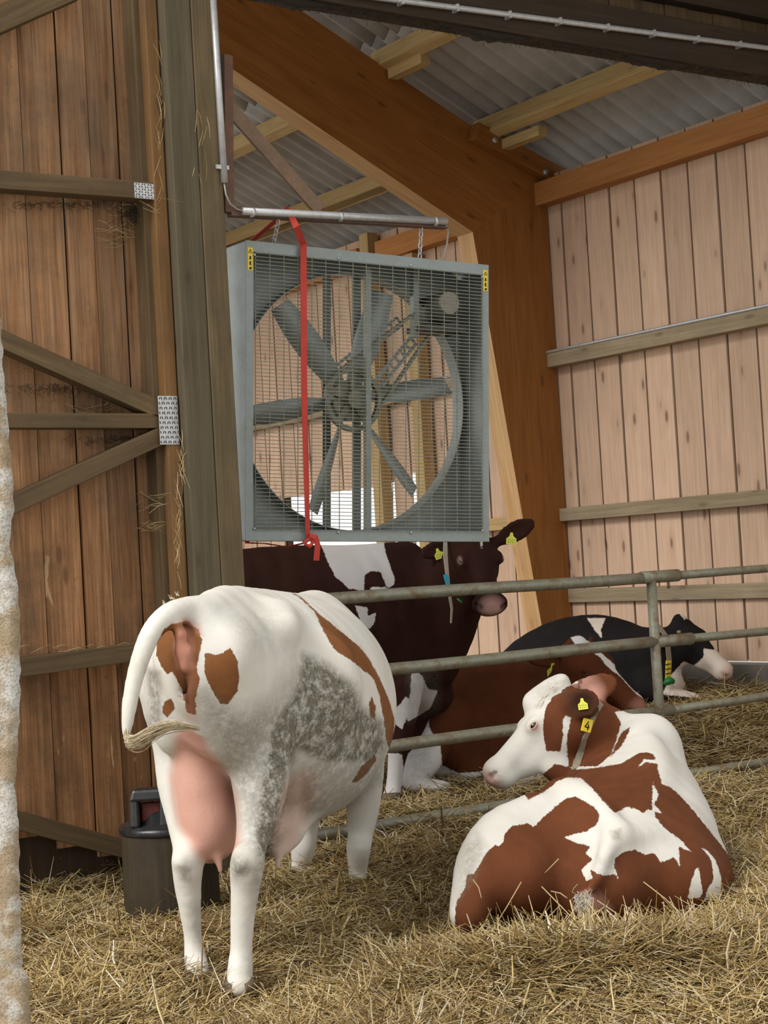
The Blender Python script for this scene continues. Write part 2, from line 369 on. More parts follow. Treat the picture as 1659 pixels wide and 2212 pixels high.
# ---- portal frames of brown glulam
def frame(o, label, far=False):
    """front face in the plane offset o along UY; profile in (x along UX, z)"""
    th = .2
    slope = (5.19-4.10)/(-3.03+.81)          # bottom line of the rafter
    xl = -7.5
    top0 = (.12, 4.56); ts = (5.59-4.56)/(-2.11-.17)
    prof = [(-.02, -.1), (-.02, 4.62), (top0[0]-.14, 4.62), (xl, 4.60+ts*xl*1.0), (xl, 4.10+slope*(xl+.81)), (-.81, 4.10), (-.19, -.1)]
    prof[3] = (xl, 4.62+ts*(xl))
    mb = MB(); n = len(prof)
    a = [C0+UX*x+UY*o+UZ*z for x, z in prof]; c = [q+UY*th for q in a]
    # rafter and column faces as separate loops for grain direction
    # column quad: 0,1,(miter) 5,6 ; rafter quad: 1..5
    fr = [(0, 1, 5, 6), (1, 3, 4, 5)]
    V = []; Fc = []; W = []; R = []
    def quad(pts, ax, rnd, mbx):
        ax = ax/np.linalg.norm(ax); e = pts[1]-pts[0]; nn = np.cross(pts[1]-pts[0], pts[2]-pts[0]); nn /= np.linalg.norm(nn); g = np.cross(nn, ax)
        mbx.add(pts, [tuple(range(len(pts)))], [((q-C0)@g, (q-C0)@nn, (q-C0)@ax) for q in pts], rnd)
    rax = a[3]-a[1]; cax = UZ
    quad([a[0], a[1], a[5], a[6]], cax, .3, mb); quad([c[6], c[5], c[1], c[0]], cax, .3, mb)
    quad([a[1], a[3], a[4], a[5]], rax, .6, mb); quad([c[5], c[4], c[3], c[1]], rax, .6, mb)
    quad([a[1], c[1], c[3], a[3]], rax, .6, mb)
    root = empty('portal_frame', C0+UY*o, label, 'beam')
    mb.build('glulam_frame', MW['glulam'], root)
    mb = MB(); quad([a[6], a[5], c[5], c[6]], a[5]-a[6], .5, mb); quad([a[5], a[4], c[4], c[5]], rax, .2, mb); mb.build('inner_edge', MW['glulam_edge'], root)
    return root, rax/np.linalg.norm(rax)
fr, RAX = frame(0, 'large brown glued-timber frame with raking roof beam, beside the board wall')
frame(5.35, 'second brown glued-timber frame farther back, glimpsed through the fan')
# packing piece bolted to the top of the frame, (1010,290)-(1220,400)
p0 = rp(1022, 285, -.05); p1 = rp(1215, 388, -.05); ax = (p1-p0)/np.linalg.norm(p1-p0); dn = np.cross(ax, UY); dn = dn if dn[2] < 0 else -dn
e = empty('packing_timber', p0, 'short brown timber piece bolted along the top of the big frame', 'timber')
MB().beam(p0, p1, .1, .15, -dn).build('timber', MW['glulam'], e, .006)
for q in ((1068, 303), (1178, 372)):
    c_ = rp(q[0], q[1], -.10); MB().tube([c_+UY*.005, c_-UY*.015], .024, 12).build('bolt_head', MT['pipe'], e)

# ---- roof: corrugated sheets, plane through the rafter tops
SL = np.array([0, 0, 0.0]); rs = (5.59-4.56)/(-2.11-.17)        # dz/dx in UX
def RP(x, t, up=0): return C0+UX*x+UY*t+UZ*(4.62+rs*x+.20+up)
def corr(x0, x1, t0, t1, name, lift=0):
    ns = int((t1-t0)/.177*10); nx = 8
    ts = np.linspace(t0, t1, ns+1); xs = np.linspace(x0, x1, nx+1)
    V = []; 
    for x in xs:
        for t in ts: V.append(RP(x, t, .034*math.sin(2*math.pi*t/.177)+lift))
    nv = len(V); V += [q+UZ*.008 for q in V]
    k = ns+1; Fc = []
    for i in range(nx):
        for j in range(ns):
            a = i*k+j; Fc.append((a, a+1, a+k+1, a+k)); Fc.append((a+nv, a+k+nv, a+k+1+nv, a+1+nv))
    for j in range(ns): Fc.append((j, j+nv, j+1+nv, j+1)); a = nx*k+j; Fc.append((a, a+1, a+1+nv, a+nv))
    mb = MB(); mb.add(V, Fc, None, 0, True); return mb
m, nt, b = mat('grey_fibre_cement', .75, .3)
g = nt.nodes.new('ShaderNodeNewGeometry').outputs['Position']
c = mix(nt, ramp(nt, noise(nt, g, 1.5, 6, .65), [(.35, (0, 0, 0)), (.7, (1, 1, 1))]), (.46, .435, .41), (.27, .25, .235))
c = mix(nt, math_(nt, 'MULTIPLY', noise(nt, g, 60, 3), .3), c, (.4, .38, .37)); L(nt, c, b.inputs['Base Color'])
sheet = m
root = empty('corrugated_roof', RP(0, 0), 'grey corrugated fibre-cement roof sheets over the new barn', 'roof'); root['kind'] = 'structure'; root.name = 'ceiling'
xe = .75
for i, (xa, xb) in enumerate(((xe, -1.6), (-1.45, -4.2), (-4.05, -6.6), (-6.45, -9))):
    corr(xa, xb, -6.5, 12, 'sheet', lift=i*.012).build('roof_sheet', sheet, root)
# purlins along UY
def purlin(x, t0, t1, label, m=MW['purlin'], g=None):
    p = C0+UX*x+UZ*(4.62+rs*x+.075)
    nrm = np.array([-rs*UX[0], -rs*UX[1], 1.0])
    o = MB().beam(p+UY*t0, p+UY*t1, .10, .17, nrm).build('purlin', m, bevel=.004); return tag(o, label, 'beam', g)
#purlins placed after measuring: x where pixel rows meet
def xat(px, py, up=.075):
    """UX coordinate of a purlin seen at a pixel"""
    n = np.array([-rs*UX[0], -rs*UX[1], 1.0]); q = plane(px, py, C0+UZ*(4.62+up-.08), n); return (q-C0)@UX, (q-C0)@UY
for (px, py, t0, t1, lb) in ((1270, 215, -2.93, .18, 'pale roof purlin just above the right end of the brown frame, nearest the eave'),
                     (900, 118, -2.93, .18, 'pale roof purlin partly hidden by the dark header beam, higher up the near roof'),
                     (590, 300, .0, 11, 'pale roof purlin beyond the brown frame, uppermost behind the diagonal brace'),
                     (790, 425, .0, 11, 'pale roof purlin beyond the brown frame, second from the top, above the bracket arm'),
                     (600, 500, .0, 11, 'pale roof purlin just above the fan box, lowest beyond the frame')):
    x, t = xat(px, py); print('purlin', px, py, 'x', round(x, 2), 't', round(t, 2))
    purlin(x, t0, t1, lb)
single('roof_batten', MW['purlin'], lambda m: m.beam(C0+UX*(xat(1240, 240)[0]+.03)+UZ*(4.62+rs*xat(1240, 240)[0]-.05)+UY*-.05, C0+UX*(xat(1240, 240)[0]+.03)+UZ*(4.62+rs*xat(1240, 240)[0]-.05)-UY*.55, .09, .08), 'short pale splice block under the purlin beside the brown frame top', 'timber')
single('roof_batten', MW['purlin'], lambda m: m.beam(C0+UX*(xat(900, 118)[0]+.03)+UZ*(4.62+rs*xat(900, 118)[0]-.05)+UY*-.02, C0+UX*(xat(900, 118)[0]+.03)+UZ*(4.62+rs*xat(900, 118)[0]-.05)-UY*.45, .09, .08), 'short pale splice block under the upper purlin by the header beam', 'timber')

# ---- left wall of the old building
_b0, _b1 = fp(0, 1775, 0), fp(300, 1852, 0); _a0, _a1 = (_b0-F0)@UX, (_b1-F0)@UX
def zl(tm, a, c): return [(_b0[2]+(tm-_a0)/(_a1-_a0)*(_b1[2]-_b0[2])-.02, None)]          # the cladding stops at the lowest brace; backing below is coloured as deep shade
board_wall('wall_left', MW['left'], F0+UY*.10, UX, -UY, -4.2, -.12, .17, zl, 5.3, jit=.5, gap=.009, lap=.014)
mb = MB(); mb.hexa([FL(-4.2, -.1, .16), FL(-.1, -.1, .16), FL(-.1, -.1, .13), FL(-4.2, -.1, .13)], [FL(-4.2, 5.3, .16), FL(-.1, 5.3, .16), FL(-.1, 5.3, .13), FL(-4.2, 5.3, .13)])
tag(mb.build('wall_left_backing', MW['header']), kind='structure')  # dark header wood reused here to stand in for shade under the brace
def rail(p0, p1, label, m='grey', h=.085, w=.10, nm='wall_brace', z0=None):
    a = fp(*p0, -.02); c = fp(*p1, -.02); a2 = a+(a-c)/np.linalg.norm(a-c)*1.2
    e = empty(nm, c, label, 'beam'); MB().beam(a2, c, w, h).build('timber', MW[m], e, .004); return e
def nail_plate(parent, x0, y0, x1, y1, nx, ny, off=-.075, vert=False):
    c0 = fp(x0, y0, off); c1 = fp(x1, y1, off); wv = (c1-c0)@UX; hz = c0[2]-c1[2]
    mb = MB(); b0 = FL((c0-F0)@UX, c1[2], off)
    mb.hexa([b0, b0+UX*wv, b0+UX*wv+UY*.004, b0+UY*.004], [q+UZ*hz for q in (b0, b0+UX*wv, b0+UX*wv+UY*.004, b0+UY*.004)])
    o = mb.build('nail_plate', MT['pipe'], parent)
    mb = MB()
    for i in range(nx):
        for j in range(ny):
            q = b0+UX*wv*(i+.5)/nx+UZ*hz*(j+.5)/ny-UY*.002
            sx = wv/nx*.13; sz = hz/ny*.26; k = (.003 if (i+j) % 2 else -.003)
            mb.hexa([q-UX*sx-UZ*sz, q+UX*sx-UZ*sz, q+UX*sx-UZ*sz+UY*.003, q-UX*sx-UZ*sz+UY*.003], [q-UX*(sx-k)+UZ*sz, q+UX*(sx+k)+UZ*sz, q+UX*(sx+k)+UZ*sz+UY*.003, q-UX*(sx-k)+UZ*sz+UY*.003])
    h = mb.build('punched_slots', MT['black'], parent if parent.type == 'EMPTY' else parent); h['label'] = 'rows of dark punched teeth slots'
e = rail((0, 393), (322, 417), 'dusty horizontal timber high on the left board wall ending in a nail plate', 'dusty'); nail_plate(e, 290, 394, 357, 433, 10, 6)
rail((8, 740), (350, 893), 'brown diagonal timber sloping down to the large nail plate on the left wall', 'dusty', .085, .09)
e = rail((8, 910), (350, 911), 'middle horizontal timber between two diagonals on the left wall', 'dusty', .07, .09); nail_plate(e, 341, 855, 388, 960, 8, 10, -.085)
rail((20, 1092), (352, 938), 'brown diagonal timber rising to the large nail plate on the left wall', 'dusty', .085, .09)
rail((0, 1447), (330, 1403), 'horizontal timber on the left wall strewn with straw, behind the cow tail', 'dusty', .085, .09)
rail((0, 1762), (300, 1842), 'lowest sloping timber on the left wall above the straw, left of the black drinker', 'dusty', .085, .09)
rail((0, 42), (160, -28), 'raking timber crossing the top left corner of the wall', 'dusty', .12, .09)
# studs and post
def vert(name, m, a0, a1, o0, o1, z0, z1, parent=None, bevel=.006):
    mb = MB(); mb.hexa([FL(a0, z0, o0), FL(a1, z0, o0), FL(a1, z0, o1), FL(a0, z0, o1)], [FL(a0, z1, o0), FL(a1, z1, o0), FL(a1, z1, o1), FL(a0, z1, o1)]); return mb.build(name, m, parent, bevel)
def aat(x, y, o=0): return float((fp(x, y, o)-F0)@UX)
tag(vert('timber_stud', MW['dusty'], aat(297, 300), aat(322, 300), -.02, .09, -.05, 5.4), 'dark dusty upright stud at the right end of the left wall boards', 'post')
tag(vert('timber_stud', MW['stud'], aat(322, 200, -.08), aat(349, 200, -.08), -.08, .05, -.05, 5.4), 'light orange-brown upright stud between the wall boards and the main post', 'post')
tag(vert('timber_stud', MW['header'], aat(347, 200, -.05), aat(368, 200, -.05), -.05, .05, -.05, 5.4), 'very dark narrow stud tucked against the left face of the main post', 'post')
e = empty('timber_post', FL(.05, 0), 'tall grey-green and brown main post in front of the cow rump, left of the fan', 'post')
a1_ = aat(364, 200, -.14); a2_ = aat(421, 200, -.14); a3_ = aat(470, 200, -.14)
vert('left_plank', MW['post'], a1_, a2_, -.14, -.01, -.05, 5.4, e)
vert('right_plank', MW['post2'], a2_+.002, a3_, -.147, -.01, -.05, 5.4, e)
PR = a3_
# header beam in the same plane with ragged dusty lower edge
hz = 4.40
e = empty('header_beam', FL(1, hz), 'very dark dusty header beam across the top with a conduit on it', 'beam')
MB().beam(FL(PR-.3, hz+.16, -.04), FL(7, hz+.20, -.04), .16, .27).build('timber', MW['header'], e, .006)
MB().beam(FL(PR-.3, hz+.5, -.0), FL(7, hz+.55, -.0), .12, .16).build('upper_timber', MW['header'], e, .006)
mb = MB(); n = 260; V = []; Fc = []
for i in range(n+1):
    a = PR-.2+(6.9)*i/n; zb_ = hz+.035+.006*a-.03*abs(math.sin(i*.13+1)*math.sin(i*.061))-.018*random.random()
    for oo, zz in ((-.10, hz+.08), (-.09, zb_), (.02, zb_+.01), (.03, hz+.08)): V.append(FL(a, zz, oo))
for i in range(n):
    for k in range(3): Fc.append((4*i+k, 4*i+k+1, 4*i+k+5, 4*i+k+4))
mb.add(V, Fc, None, 0, True); o = mb.build('dust_fringe', MT['web'], e); o['label'] = 'ragged fringe of dusty cobweb'
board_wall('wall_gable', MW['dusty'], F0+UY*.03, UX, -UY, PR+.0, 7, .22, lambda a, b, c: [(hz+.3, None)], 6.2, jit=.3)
nail = empty('nail_plate', FL(2.55, hz+.5, -.07), 'perforated steel strip standing on the dark header beam at the top of the view', 'plate')
c0 = FL(aat(1208, 10, -.13), hz+.33, -.13)
MB().hexa([c0, c0+UX*.09, c0+UX*.09+UY*.005, c0+UY*.005], [q+UZ*.3 for q in (c0, c0+UX*.09, c0+UX*.09+UY*.005, c0+UY*.005)]).build('plate', MT['galv'], nail)
mb = MB()
for i in range(4):
    for j in range(9):
        q = c0+UX*(.012+.022*i)+UZ*(.02+.031*j)-UY*.002; mb.hexa([q, q+UX*.006, q+UX*.006+UY*.003, q+UY*.003], [r_+UZ*.018 for r_ in (q, q+UX*.006, q+UX*.006+UY*.003, q+UY*.003)])
mb.build('slots', MT['black'], nail)
# conduit along the header with clips
e = empty('conduit', fp(1200, 50, -.15), 'galvanised conduit running along the dark header beam', 'conduit')
q0 = fp(830, -3, -.15); q1 = fp(1659, 104, -.15); dq = q1-q0
MB().tube([q0-dq*.1, q0, q1, q1+dq*.2], .016, 12).build('pipe', MT['pipe'], e)
for k in range(8):
    q = q0+dq*(k+.3)/8; MB().hexa([q-UX*.007-UY*.018-UZ*.022, q+UX*.007-UY*.018-UZ*.022, q+UX*.007+UY*.03-UZ*.022, q-UX*.007+UY*.03-UZ*.022], [q-UX*.007-UY*.018+UZ*.018, q+UX*.007-UY*.018+UZ*.018, q+UX*.007+UY*.03+UZ*.018, q-UX*.007+UY*.03+UZ*.018]).build('clip', MT['pipe'], e)
# conduit down the post
e = empty('conduit', fp(470, 200, -.17), 'galvanised conduit running down the right side of the main post', 'conduit')
MB().tube([fp(457, -60, -.16), fp(485, 395, -.16)], .017, 12).build('pipe', MT['pipe'], e)
MB().beam(fp(486, 362, -.16)-UX*.05, fp(486, 362, -.16)+UX*.02, .012, .02).build('clip', MT['pipe'], e)
MB().tube([fp(484, 395, -.16), fp(488, 420, -.16), fp(497, 440, -.15), fp(512, 452, -.14), fp(530, 457, -.13)], .0045, 8).build('cable', MT['lead'], e)

# ---- bracket arm for the fan
e = empty('bracket_arm', fp(720, 470, -.12), 'rusty steel bracket arm on the post from which the fan hangs', 'bracket')
BO = -.10
g0 = fp(495, 457, BO); g1 = fp(962, 485, BO)
MB().beam(g0, g1, .05, .05).build('arm', MT['rust'], e, .003)
MB().tube([fp(524, 456, BO-.04), fp(964, 478, BO-.04)], .02, 12).build('conduit_tube', MT['pipe'], e)
MB().beam(fp(489, 120, BO), fp(492, 460, BO), .045, .05, UX).build('wall_leg', MT['rust'], e, .003)
MB().beam(fp(488, 225, BO+.03), fp(692, 455, BO+.03), .02, .075).build('diagonal_brace', MT['brown_steel'], e, .002)
for x_ in (545, 735, 940):
    q = fp(x_, 458+(x_-524)*.05, BO-.04); MB().tube([q-UX*.006, q+UX*.006], .025, 12).build('clip', MT['pipe'], e)

# ---- the fan: local frame
fBL = P(530, 1168, 8.35); fBR = P(1056, 1170, 9.08)
fx = fBR-fBL; FW = np.linalg.norm(fx); fx /= FW
fzv = P(540, 520, 8.35)-fBL; FH = 1.43*1.02; fzv = fzv-fx*(fzv@fx); fz = fzv/np.linalg.norm(fzv); FH = np.linalg.norm(fzv)
fy = np.cross(fz, fx)          # away from the viewer
if fy[1] < 0: fy = -fy
print('fan', FW, FH)
def FP(a, c, b=0): return fBL+fx*a+fz*c+fy*b
fan = empty('ventilation_fan', FP(FW/2, 0, .2), 'large square galvanised barn fan with wire grille hanging by chains', 'fan')
def fbox(mb, a0, a1, c0, c1, b0, b1, rnd=0.0):
    return mb.hexa([FP(a0, c0, b0), FP(a1, c0, b0), FP(a1, c0, b1), FP(a0, c0, b1)], [FP(a0, c1, b0), FP(a1, c1, b0), FP(a1, c1, b1), FP(a0, c1, b1)], rnd)
D = .36; t = .006; fr_ = .055
mb = MB()
fbox(mb, 0, t, 0, FH, 0, D); fbox(mb, FW-t, FW, 0, FH, 0, D); fbox(mb, 0, FW, 0, t, 0, D); fbox(mb, 0, FW, FH-t, FH, 0, D)
mb.build('housing', MT['galv'], fan)
mb = MB()
fbox(mb, 0, FW, 0, fr_, -.004, .004); fbox(mb, 0, FW, FH-fr_, FH, -.004, .004); fbox(mb, 0, fr_*.75, fr_, FH-fr_, -.004, .004); fbox(mb, FW-fr_*.75, FW, fr_, FH-fr_, -.004, .004)
mb.build('front_flange', MT['galv'], fan)
# orifice panel: square plate with circular hole + rolled ring
RC = (FW*.50, FH*.492); RR = .685
mb = MB(); n = 96; V = []; Fc = []
for i in range(n):
    an = 2*math.pi*i/n; ca, sa = math.cos(an), math.sin(an)
    tx = ((FW-t-RC[0]) if ca > 0 else RC[0])/abs(ca) if abs(ca) > 1e-6 else 9
    ty = ((FH-t-RC[1]) if sa > 0 else RC[1])/abs(sa) if abs(sa) > 1e-6 else 9
    k = min(tx, ty)
    for rr, bb in ((k, .28), (RR, .28), (RR, .19), (RR+.004, .19), (RR+.004, .286), (k, .286)): V.append(FP(RC[0]+ca*rr, RC[1]+sa*rr, bb))
for i in range(n):
    j = (i+1) % n
    for k in range(5): Fc.append((6*i+k, 6*i+k+1, 6*j+k+1, 6*j+k))
mb.add(V, Fc, None, 0, False); mb.build('orifice_panel', MT['galv'], fan)
# grille
mb = MB(); gx0, gx1, gz0, gz1 = .05, FW-.05, .055, FH-.06
nz_ = 74; nxw = 17
for i in range(nz_+1):
    c_ = gz0+(gz1-gz0)*i/nz_; mb.beam(FP(gx0, c_, -.012), FP(gx1, c_, -.012), .0036, .0036)
for i in range(nxw+1):
    a_ = gx0+(gx1-gx0)*i/nxw; mb.beam(FP(a_, gz0, -.009), FP(a_, gz1, -.009), .0035, .0035, fx)
mb.build('wire_grille', MT['wire'], fan)
# struts (vertical channels), front centre bar
fbox(MB(), RC[0]+.02, RC[0]+.052, .05, FH-.06, .10, .13).build('strut', MT['galv'], fan)
fbox(MB(), RC[0]-.135, RC[0]-.085, .01, FH-.02, .30, .30).build('strut', MT['galv'], fan)
fbox(MB(), RC[0]+.045, RC[0]+.10, .01, FH-.02, .30, .30).build('strut', MT['galv'], fan)
# hub, pulley, blades
HC = (RC[0]-.02, RC[1]+.01)
def disc(mb, c, r, b0, b1, n=40, ri=0):
    V = []; Fc = []
    for i in range(n):
        an = 2*math.pi*i/n
        for rr, bb in ((ri, b0), (r, b0), (r, b1), (ri, b1)): V.append(FP(c[0]+math.cos(an)*rr, c[1]+math.sin(an)*rr, bb))
    for i in range(n):
        j = (i+1) % n
        for k in range(4): Fc.append((4*i+k, 4*i+(k+1) % 4, 4*j+(k+1) % 4, 4*j+k))
    return mb.add(V, Fc, None, 0, False)
mb = MB(); disc(mb, HC, .17, .16, .19, ri=.145); disc(mb, HC, .05, .13, .22, ri=.0)
for k in range(5):
    an = k*2*math.pi/5+.3; mb.beam(FP(HC[0], HC[1], .175), FP(HC[0]+.15*math.cos(an), HC[1]+.15*math.sin(an), .175), .035, .012, fy)
mb.build('pulley', MT['hub'], fan)
for k in range(6):
    an = k*math.pi/3+.18; ca, sa = math.cos(an), math.sin(an); V = []; Fc = []
    ns = 8
    for i in range(ns+1):
        r_ = .10+(.635-.10)*i/ns; ch = .07+.09*math.sin(math.pi*min(1, i/ns*.75+.1)); tw = math.radians(58-24*i/ns)
        for sgn in (-1, 1):
            for q in (0, 1):
                off = sgn*ch/2; px_ = -sa*off*math.cos(tw); pz_ = ca*off*math.cos(tw); b_ = .22+off*math.sin(tw)+q*.003
                V.append(FP(HC[0]+ca*r_+px_, HC[1]+sa*r_+pz_, b_))
    for i in range(ns):
        a_ = 4*i; Fc += [(a_, a_+2, a_+6, a_+4), (a_+1, a_+5, a_+7, a_+3), (a_, a_+4, a_+5, a_+1), (a_+2, a_+3, a_+7, a_+6)]
    mb = MB(); mb.add(V, Fc, None, 0, True); mb.build('blade', MT['galv'], fan)
mb = MB(); disc(mb, HC, .11, .19, .27); mb.build('hub', MT['hub'], fan)
# motor in the upper right corner with belt arms
MC = (FW-.22, FH-.24)
mb = MB(); mb.tube([FP(MC[0], MC[1], .05), FP(MC[0], MC[1], .27)], .085, 20, smooth=True); mb.build('motor', MT['dark'], fan)
mb = MB(); disc(mb, (MC[0]-.01, MC[1]+.02), .06, .03, .05); mb.build('motor_cap', plain('pale_motor_end', (.3, .29, .25), .6), fan)
fbox(MB(), MC[0]-.14, MC[0]+.12, MC[1]-.13, MC[1]-.10, .06, .27).build('motor_mount', MT['dark'], fan)
fbox(MB(), MC[0]-.16, MC[0]-.13, MC[1]-.16, FH-.02, .16, .20).build('motor_hanger', MT['galv'], fan)
MB().ribbon([FP(HC[0]-.11, HC[1]+.13, .175), FP(MC[0]-.15, MC[1]-.03, .175)], fy, .03, .014).build('drive_belt', MT['hub'], fan)
MB().ribbon([FP(HC[0]+.15, HC[1]-.05, .175), FP(MC[0]-.06, MC[1]-.15, .175)], fy, .03, .014).build('drive_belt', MT['hub'], fan)
def ladder(a0, c0, a1, c1):
    mb = MB(); d = np.array([a1-a0, c1-c0]); ln = np.linalg.norm(d); d /= ln; nrm = np.array([-d[1], d[0]])
    for s_ in (-1, 1): mb.beam(FP(a0+nrm[0]*.025*s_, c0+nrm[1]*.025*s_, .30), FP(a1+nrm[0]*.025*s_, c1+nrm[1]*.025*s_, .30), .012, .025, fy)
    k = 9
    for i in range(k+1):
        q = i/k*ln; mb.beam(FP(a0+d[0]*q-nrm[0]*.025, c0+d[1]*q-nrm[1]*.025, .30), FP(a0+d[0]*q+nrm[0]*.025, c0+d[1]*q+nrm[1]*.025, .30), .012, .01, fy)
    mb.build('slotted_arm', MT['galv'], fan)
ladder(HC[0]-.05, HC[1]+.15, MC[0]-.17, MC[1]-.06); ladder(HC[0]+.15, HC[1]+.02, MC[0]-.08, MC[1]-.16)
# warning labels on the flange
def warn(a0, c0):
    mb = MB(); fbox(mb, a0, a0+.028, c0, c0+.115, -.006, -.004); lb = mb.build('warning_label', MT['yellow'], fan); lb['label'] = 'yellow warning label with black pictograms'
    mb = MB()
    tri = [(a0+.004, c0+.088), (a0+.024, c0+.088), (a0+.014, c0+.107)]
    for i in range(3):
        p, q = tri[i], tri[(i+1) % 3]; mb.beam(FP(p[0], p[1], -.0068), FP(q[0], q[1], -.0068), .002, .001, fy)
    mb.beam(FP(a0+.014, c0+.092, -.0068), FP(a0+.014, c0+.101, -.0068), .002, .001, fy)
    for cz, pts in ((.062, [(-.006, -.008), (.006, -.006), (.004, .009), (-.002, .011)]), (.036, [(-.004, -.011), (.007, -.008), (.003, .0), (.006, .011), (-.005, .008)]), (.012, [(-.008, -.006), (.006, -.008), (.008, .006), (-.002, .004)])):
        v = [FP(a0+.014+x, c0+cz+z, -.0072) for x, z in pts]; mb.add(v+[q+fy*.0008 for q in v], [tuple(range(len(v))), tuple(range(2*len(v)-1, len(v)-1, -1))])
    mb.build('pictogram', MT['black'], lb)
warn(.008, FH-.15); warn(FW-.036, FH-.145)
for a_, c_ in ((.045, .06), (.045, FH-.07), (FW-.045, .06), (FW-.045, FH-.07), (FW*.36, FH-.045), (FW*.66, FH-.045), (FW*.36, .045), (FW*.66, .045)):
    MB().tube([FP(a_, c_, -.004), FP(a_, c_, -.012)], .007, 8).build('screw_head', MT['pipe'], fan)
# chains
def chain(p0, p1, label):
    p0 = np.asarray(p0); p1 = np.asarray(p1); ln = np.linalg.norm(p1-p0); d = (p1-p0)/ln; n_ = max(3, int(ln/.026)); root = empty('chain', p0, label, 'chain')
    sx = np.cross(d, UY); sx /= np.linalg.norm(sx); sy = np.cross(d, sx)
    for i in range(n_):
        c_ = p0+d*ln*(i+.5)/n_; s_ = sx if i % 2 else sy; hl = ln/n_*.72; pts = []
        for k in range(13):
            an = 2*math.pi*k/12; pts.append(c_+d*hl*math.cos(an)+s_*.011*math.sin(an))
        MB().tube(pts, .0032, 6, cap=False).build('link', MT['pipe'], root)
chain(fp(602, 476, BO), FP(.17, FH, .03), 'steel chain holding the left end of the fan, beside the red strap')
chain(fp(910, 488, BO), FP(FW-.42, FH, .03), 'steel chain holding the right end of the fan')
# cable loop to the fan
single('cable', MT['lead'], lambda m: m.tube([fp(962, 480, BO-.04), fp(968, 500, BO), fp(966, 525, BO), fp(958, 558, BO+.03), FP(FW-.30, FH+.0, .05)], .005, 8), 'grey cable dropping from the end of the bracket arm into the fan', 'cable', bevel=0)
# red strap round the fan
e = empty('red_strap', fp(640, 480, BO), 'faded red webbing strap tied around the fan and over the bracket arm', 'strap')
a_s = .31
fr_pts = [fp(622, 452, BO-.03), fp(640, 490, BO-.06), FP(a_s, FH+.003, -.03), FP(a_s, FH-.03, -.03), FP(a_s+.005, FH*.5, -.03), FP(a_s+.025, .07, -.03), FP(a_s+.03, .0, -.025), FP(a_s+.02, -.012, .0), FP(a_s-.03, -.03, .1), FP(a_s-.08, -.012, .25), FP(a_s-.12, -.008, D+.02), FP(a_s-.14, .1, D+.04), FP(a_s-.16, FH*.6, D+.04), FP(a_s-.17, FH+.01, D+.02), FP(a_s-.15, FH+.05, .3), fp(604, 470, BO+.05), fp(622, 448, BO)]
wds = [fx]*5+[fx*.8+fy*.2]*2+[fx]*len(fr_pts[7:])
MB().ribbon(fr_pts, wds, [.034, .034, .036, .036, .034, .03, .018]+[.03]*(len(fr_pts)-7), .003).build('webbing', MT['red'], e)
MB().tube([FP(a_s+.03, .01, -.04), FP(a_s+.0, -.01, -.035), FP(a_s+.03, -.03, -.04), FP(a_s+.055, -.005, -.035), FP(a_s+.03, .02, -.035)], .012, 8).build('knot', MT['red'], e)
MB().ribbon([FP(a_s+.03, .03, -.04), FP(a_s+.06, .02, -.05), FP(a_s+.075, -.02, -.045), FP(a_s+.07, -.10, -.04)], fx, .032, .003).build('loose_end', MT['red'], e)

# ---- pipe gates
def gate(a0, a1, rad, label, uprights, zs=(1.34, .955, .55, .15), rise=0):
    e = empty('pipe_gate', FL(a0, 0), label, 'gate', 'tubular gates across the pen')
    for z in zs:
        pts = [FL(lerp(a0, a1, i/6), z+.004*math.sin(i+z*9), .0) for i in range(7)]
        MB().tube(pts, rad, 16).build('rail', MT['bar'], e)
    for a in uprights: MB().tube([FL(a, zs[-1]-.12, 0), FL(a, zs[0], 0)], rad*.92, 16).build('upright', MT['bar'], e)
    return e
a_up = aat(1407, 1260)
gate(.22, a_up+.10, .033, 'long tubular gate from the main post to the upright by the lying cow', [.25, a_up])
gate(a_up+.06, 6.2, .026, 'thinner tubular gate extension at the right edge of the view', [5.9])
e = empty('gate_sleeve', FL(a_up+.2, 1.34), 'pipe sleeve with a hanging bolt joining the two gate top rails', 'sleeve')
MB().tube([FL(a_up-.08, 1.34), FL(a_up+.22, 1.34)], .037, 16).build('sleeve', MT['bar'], e)
MB().tube([FL(a_up+.14, 1.31), FL(a_up+.14, 1.265)], .009, 8).build('bolt', MT['bar'], e)
e = empty('gate_sleeve', FL(a_up+.3, .955), 'pipe sleeve on the second gate rail right of the upright', 'sleeve')
MB().tube([FL(a_up+.0, .955), FL(a_up+.30, .955)], .036, 16).build('sleeve', MT['bar'], e)
MB().tube([FL(a_up+.2, .99), FL(a_up+.2, 1.01)], .012, 8).build('bolt', MT['bar'], e)

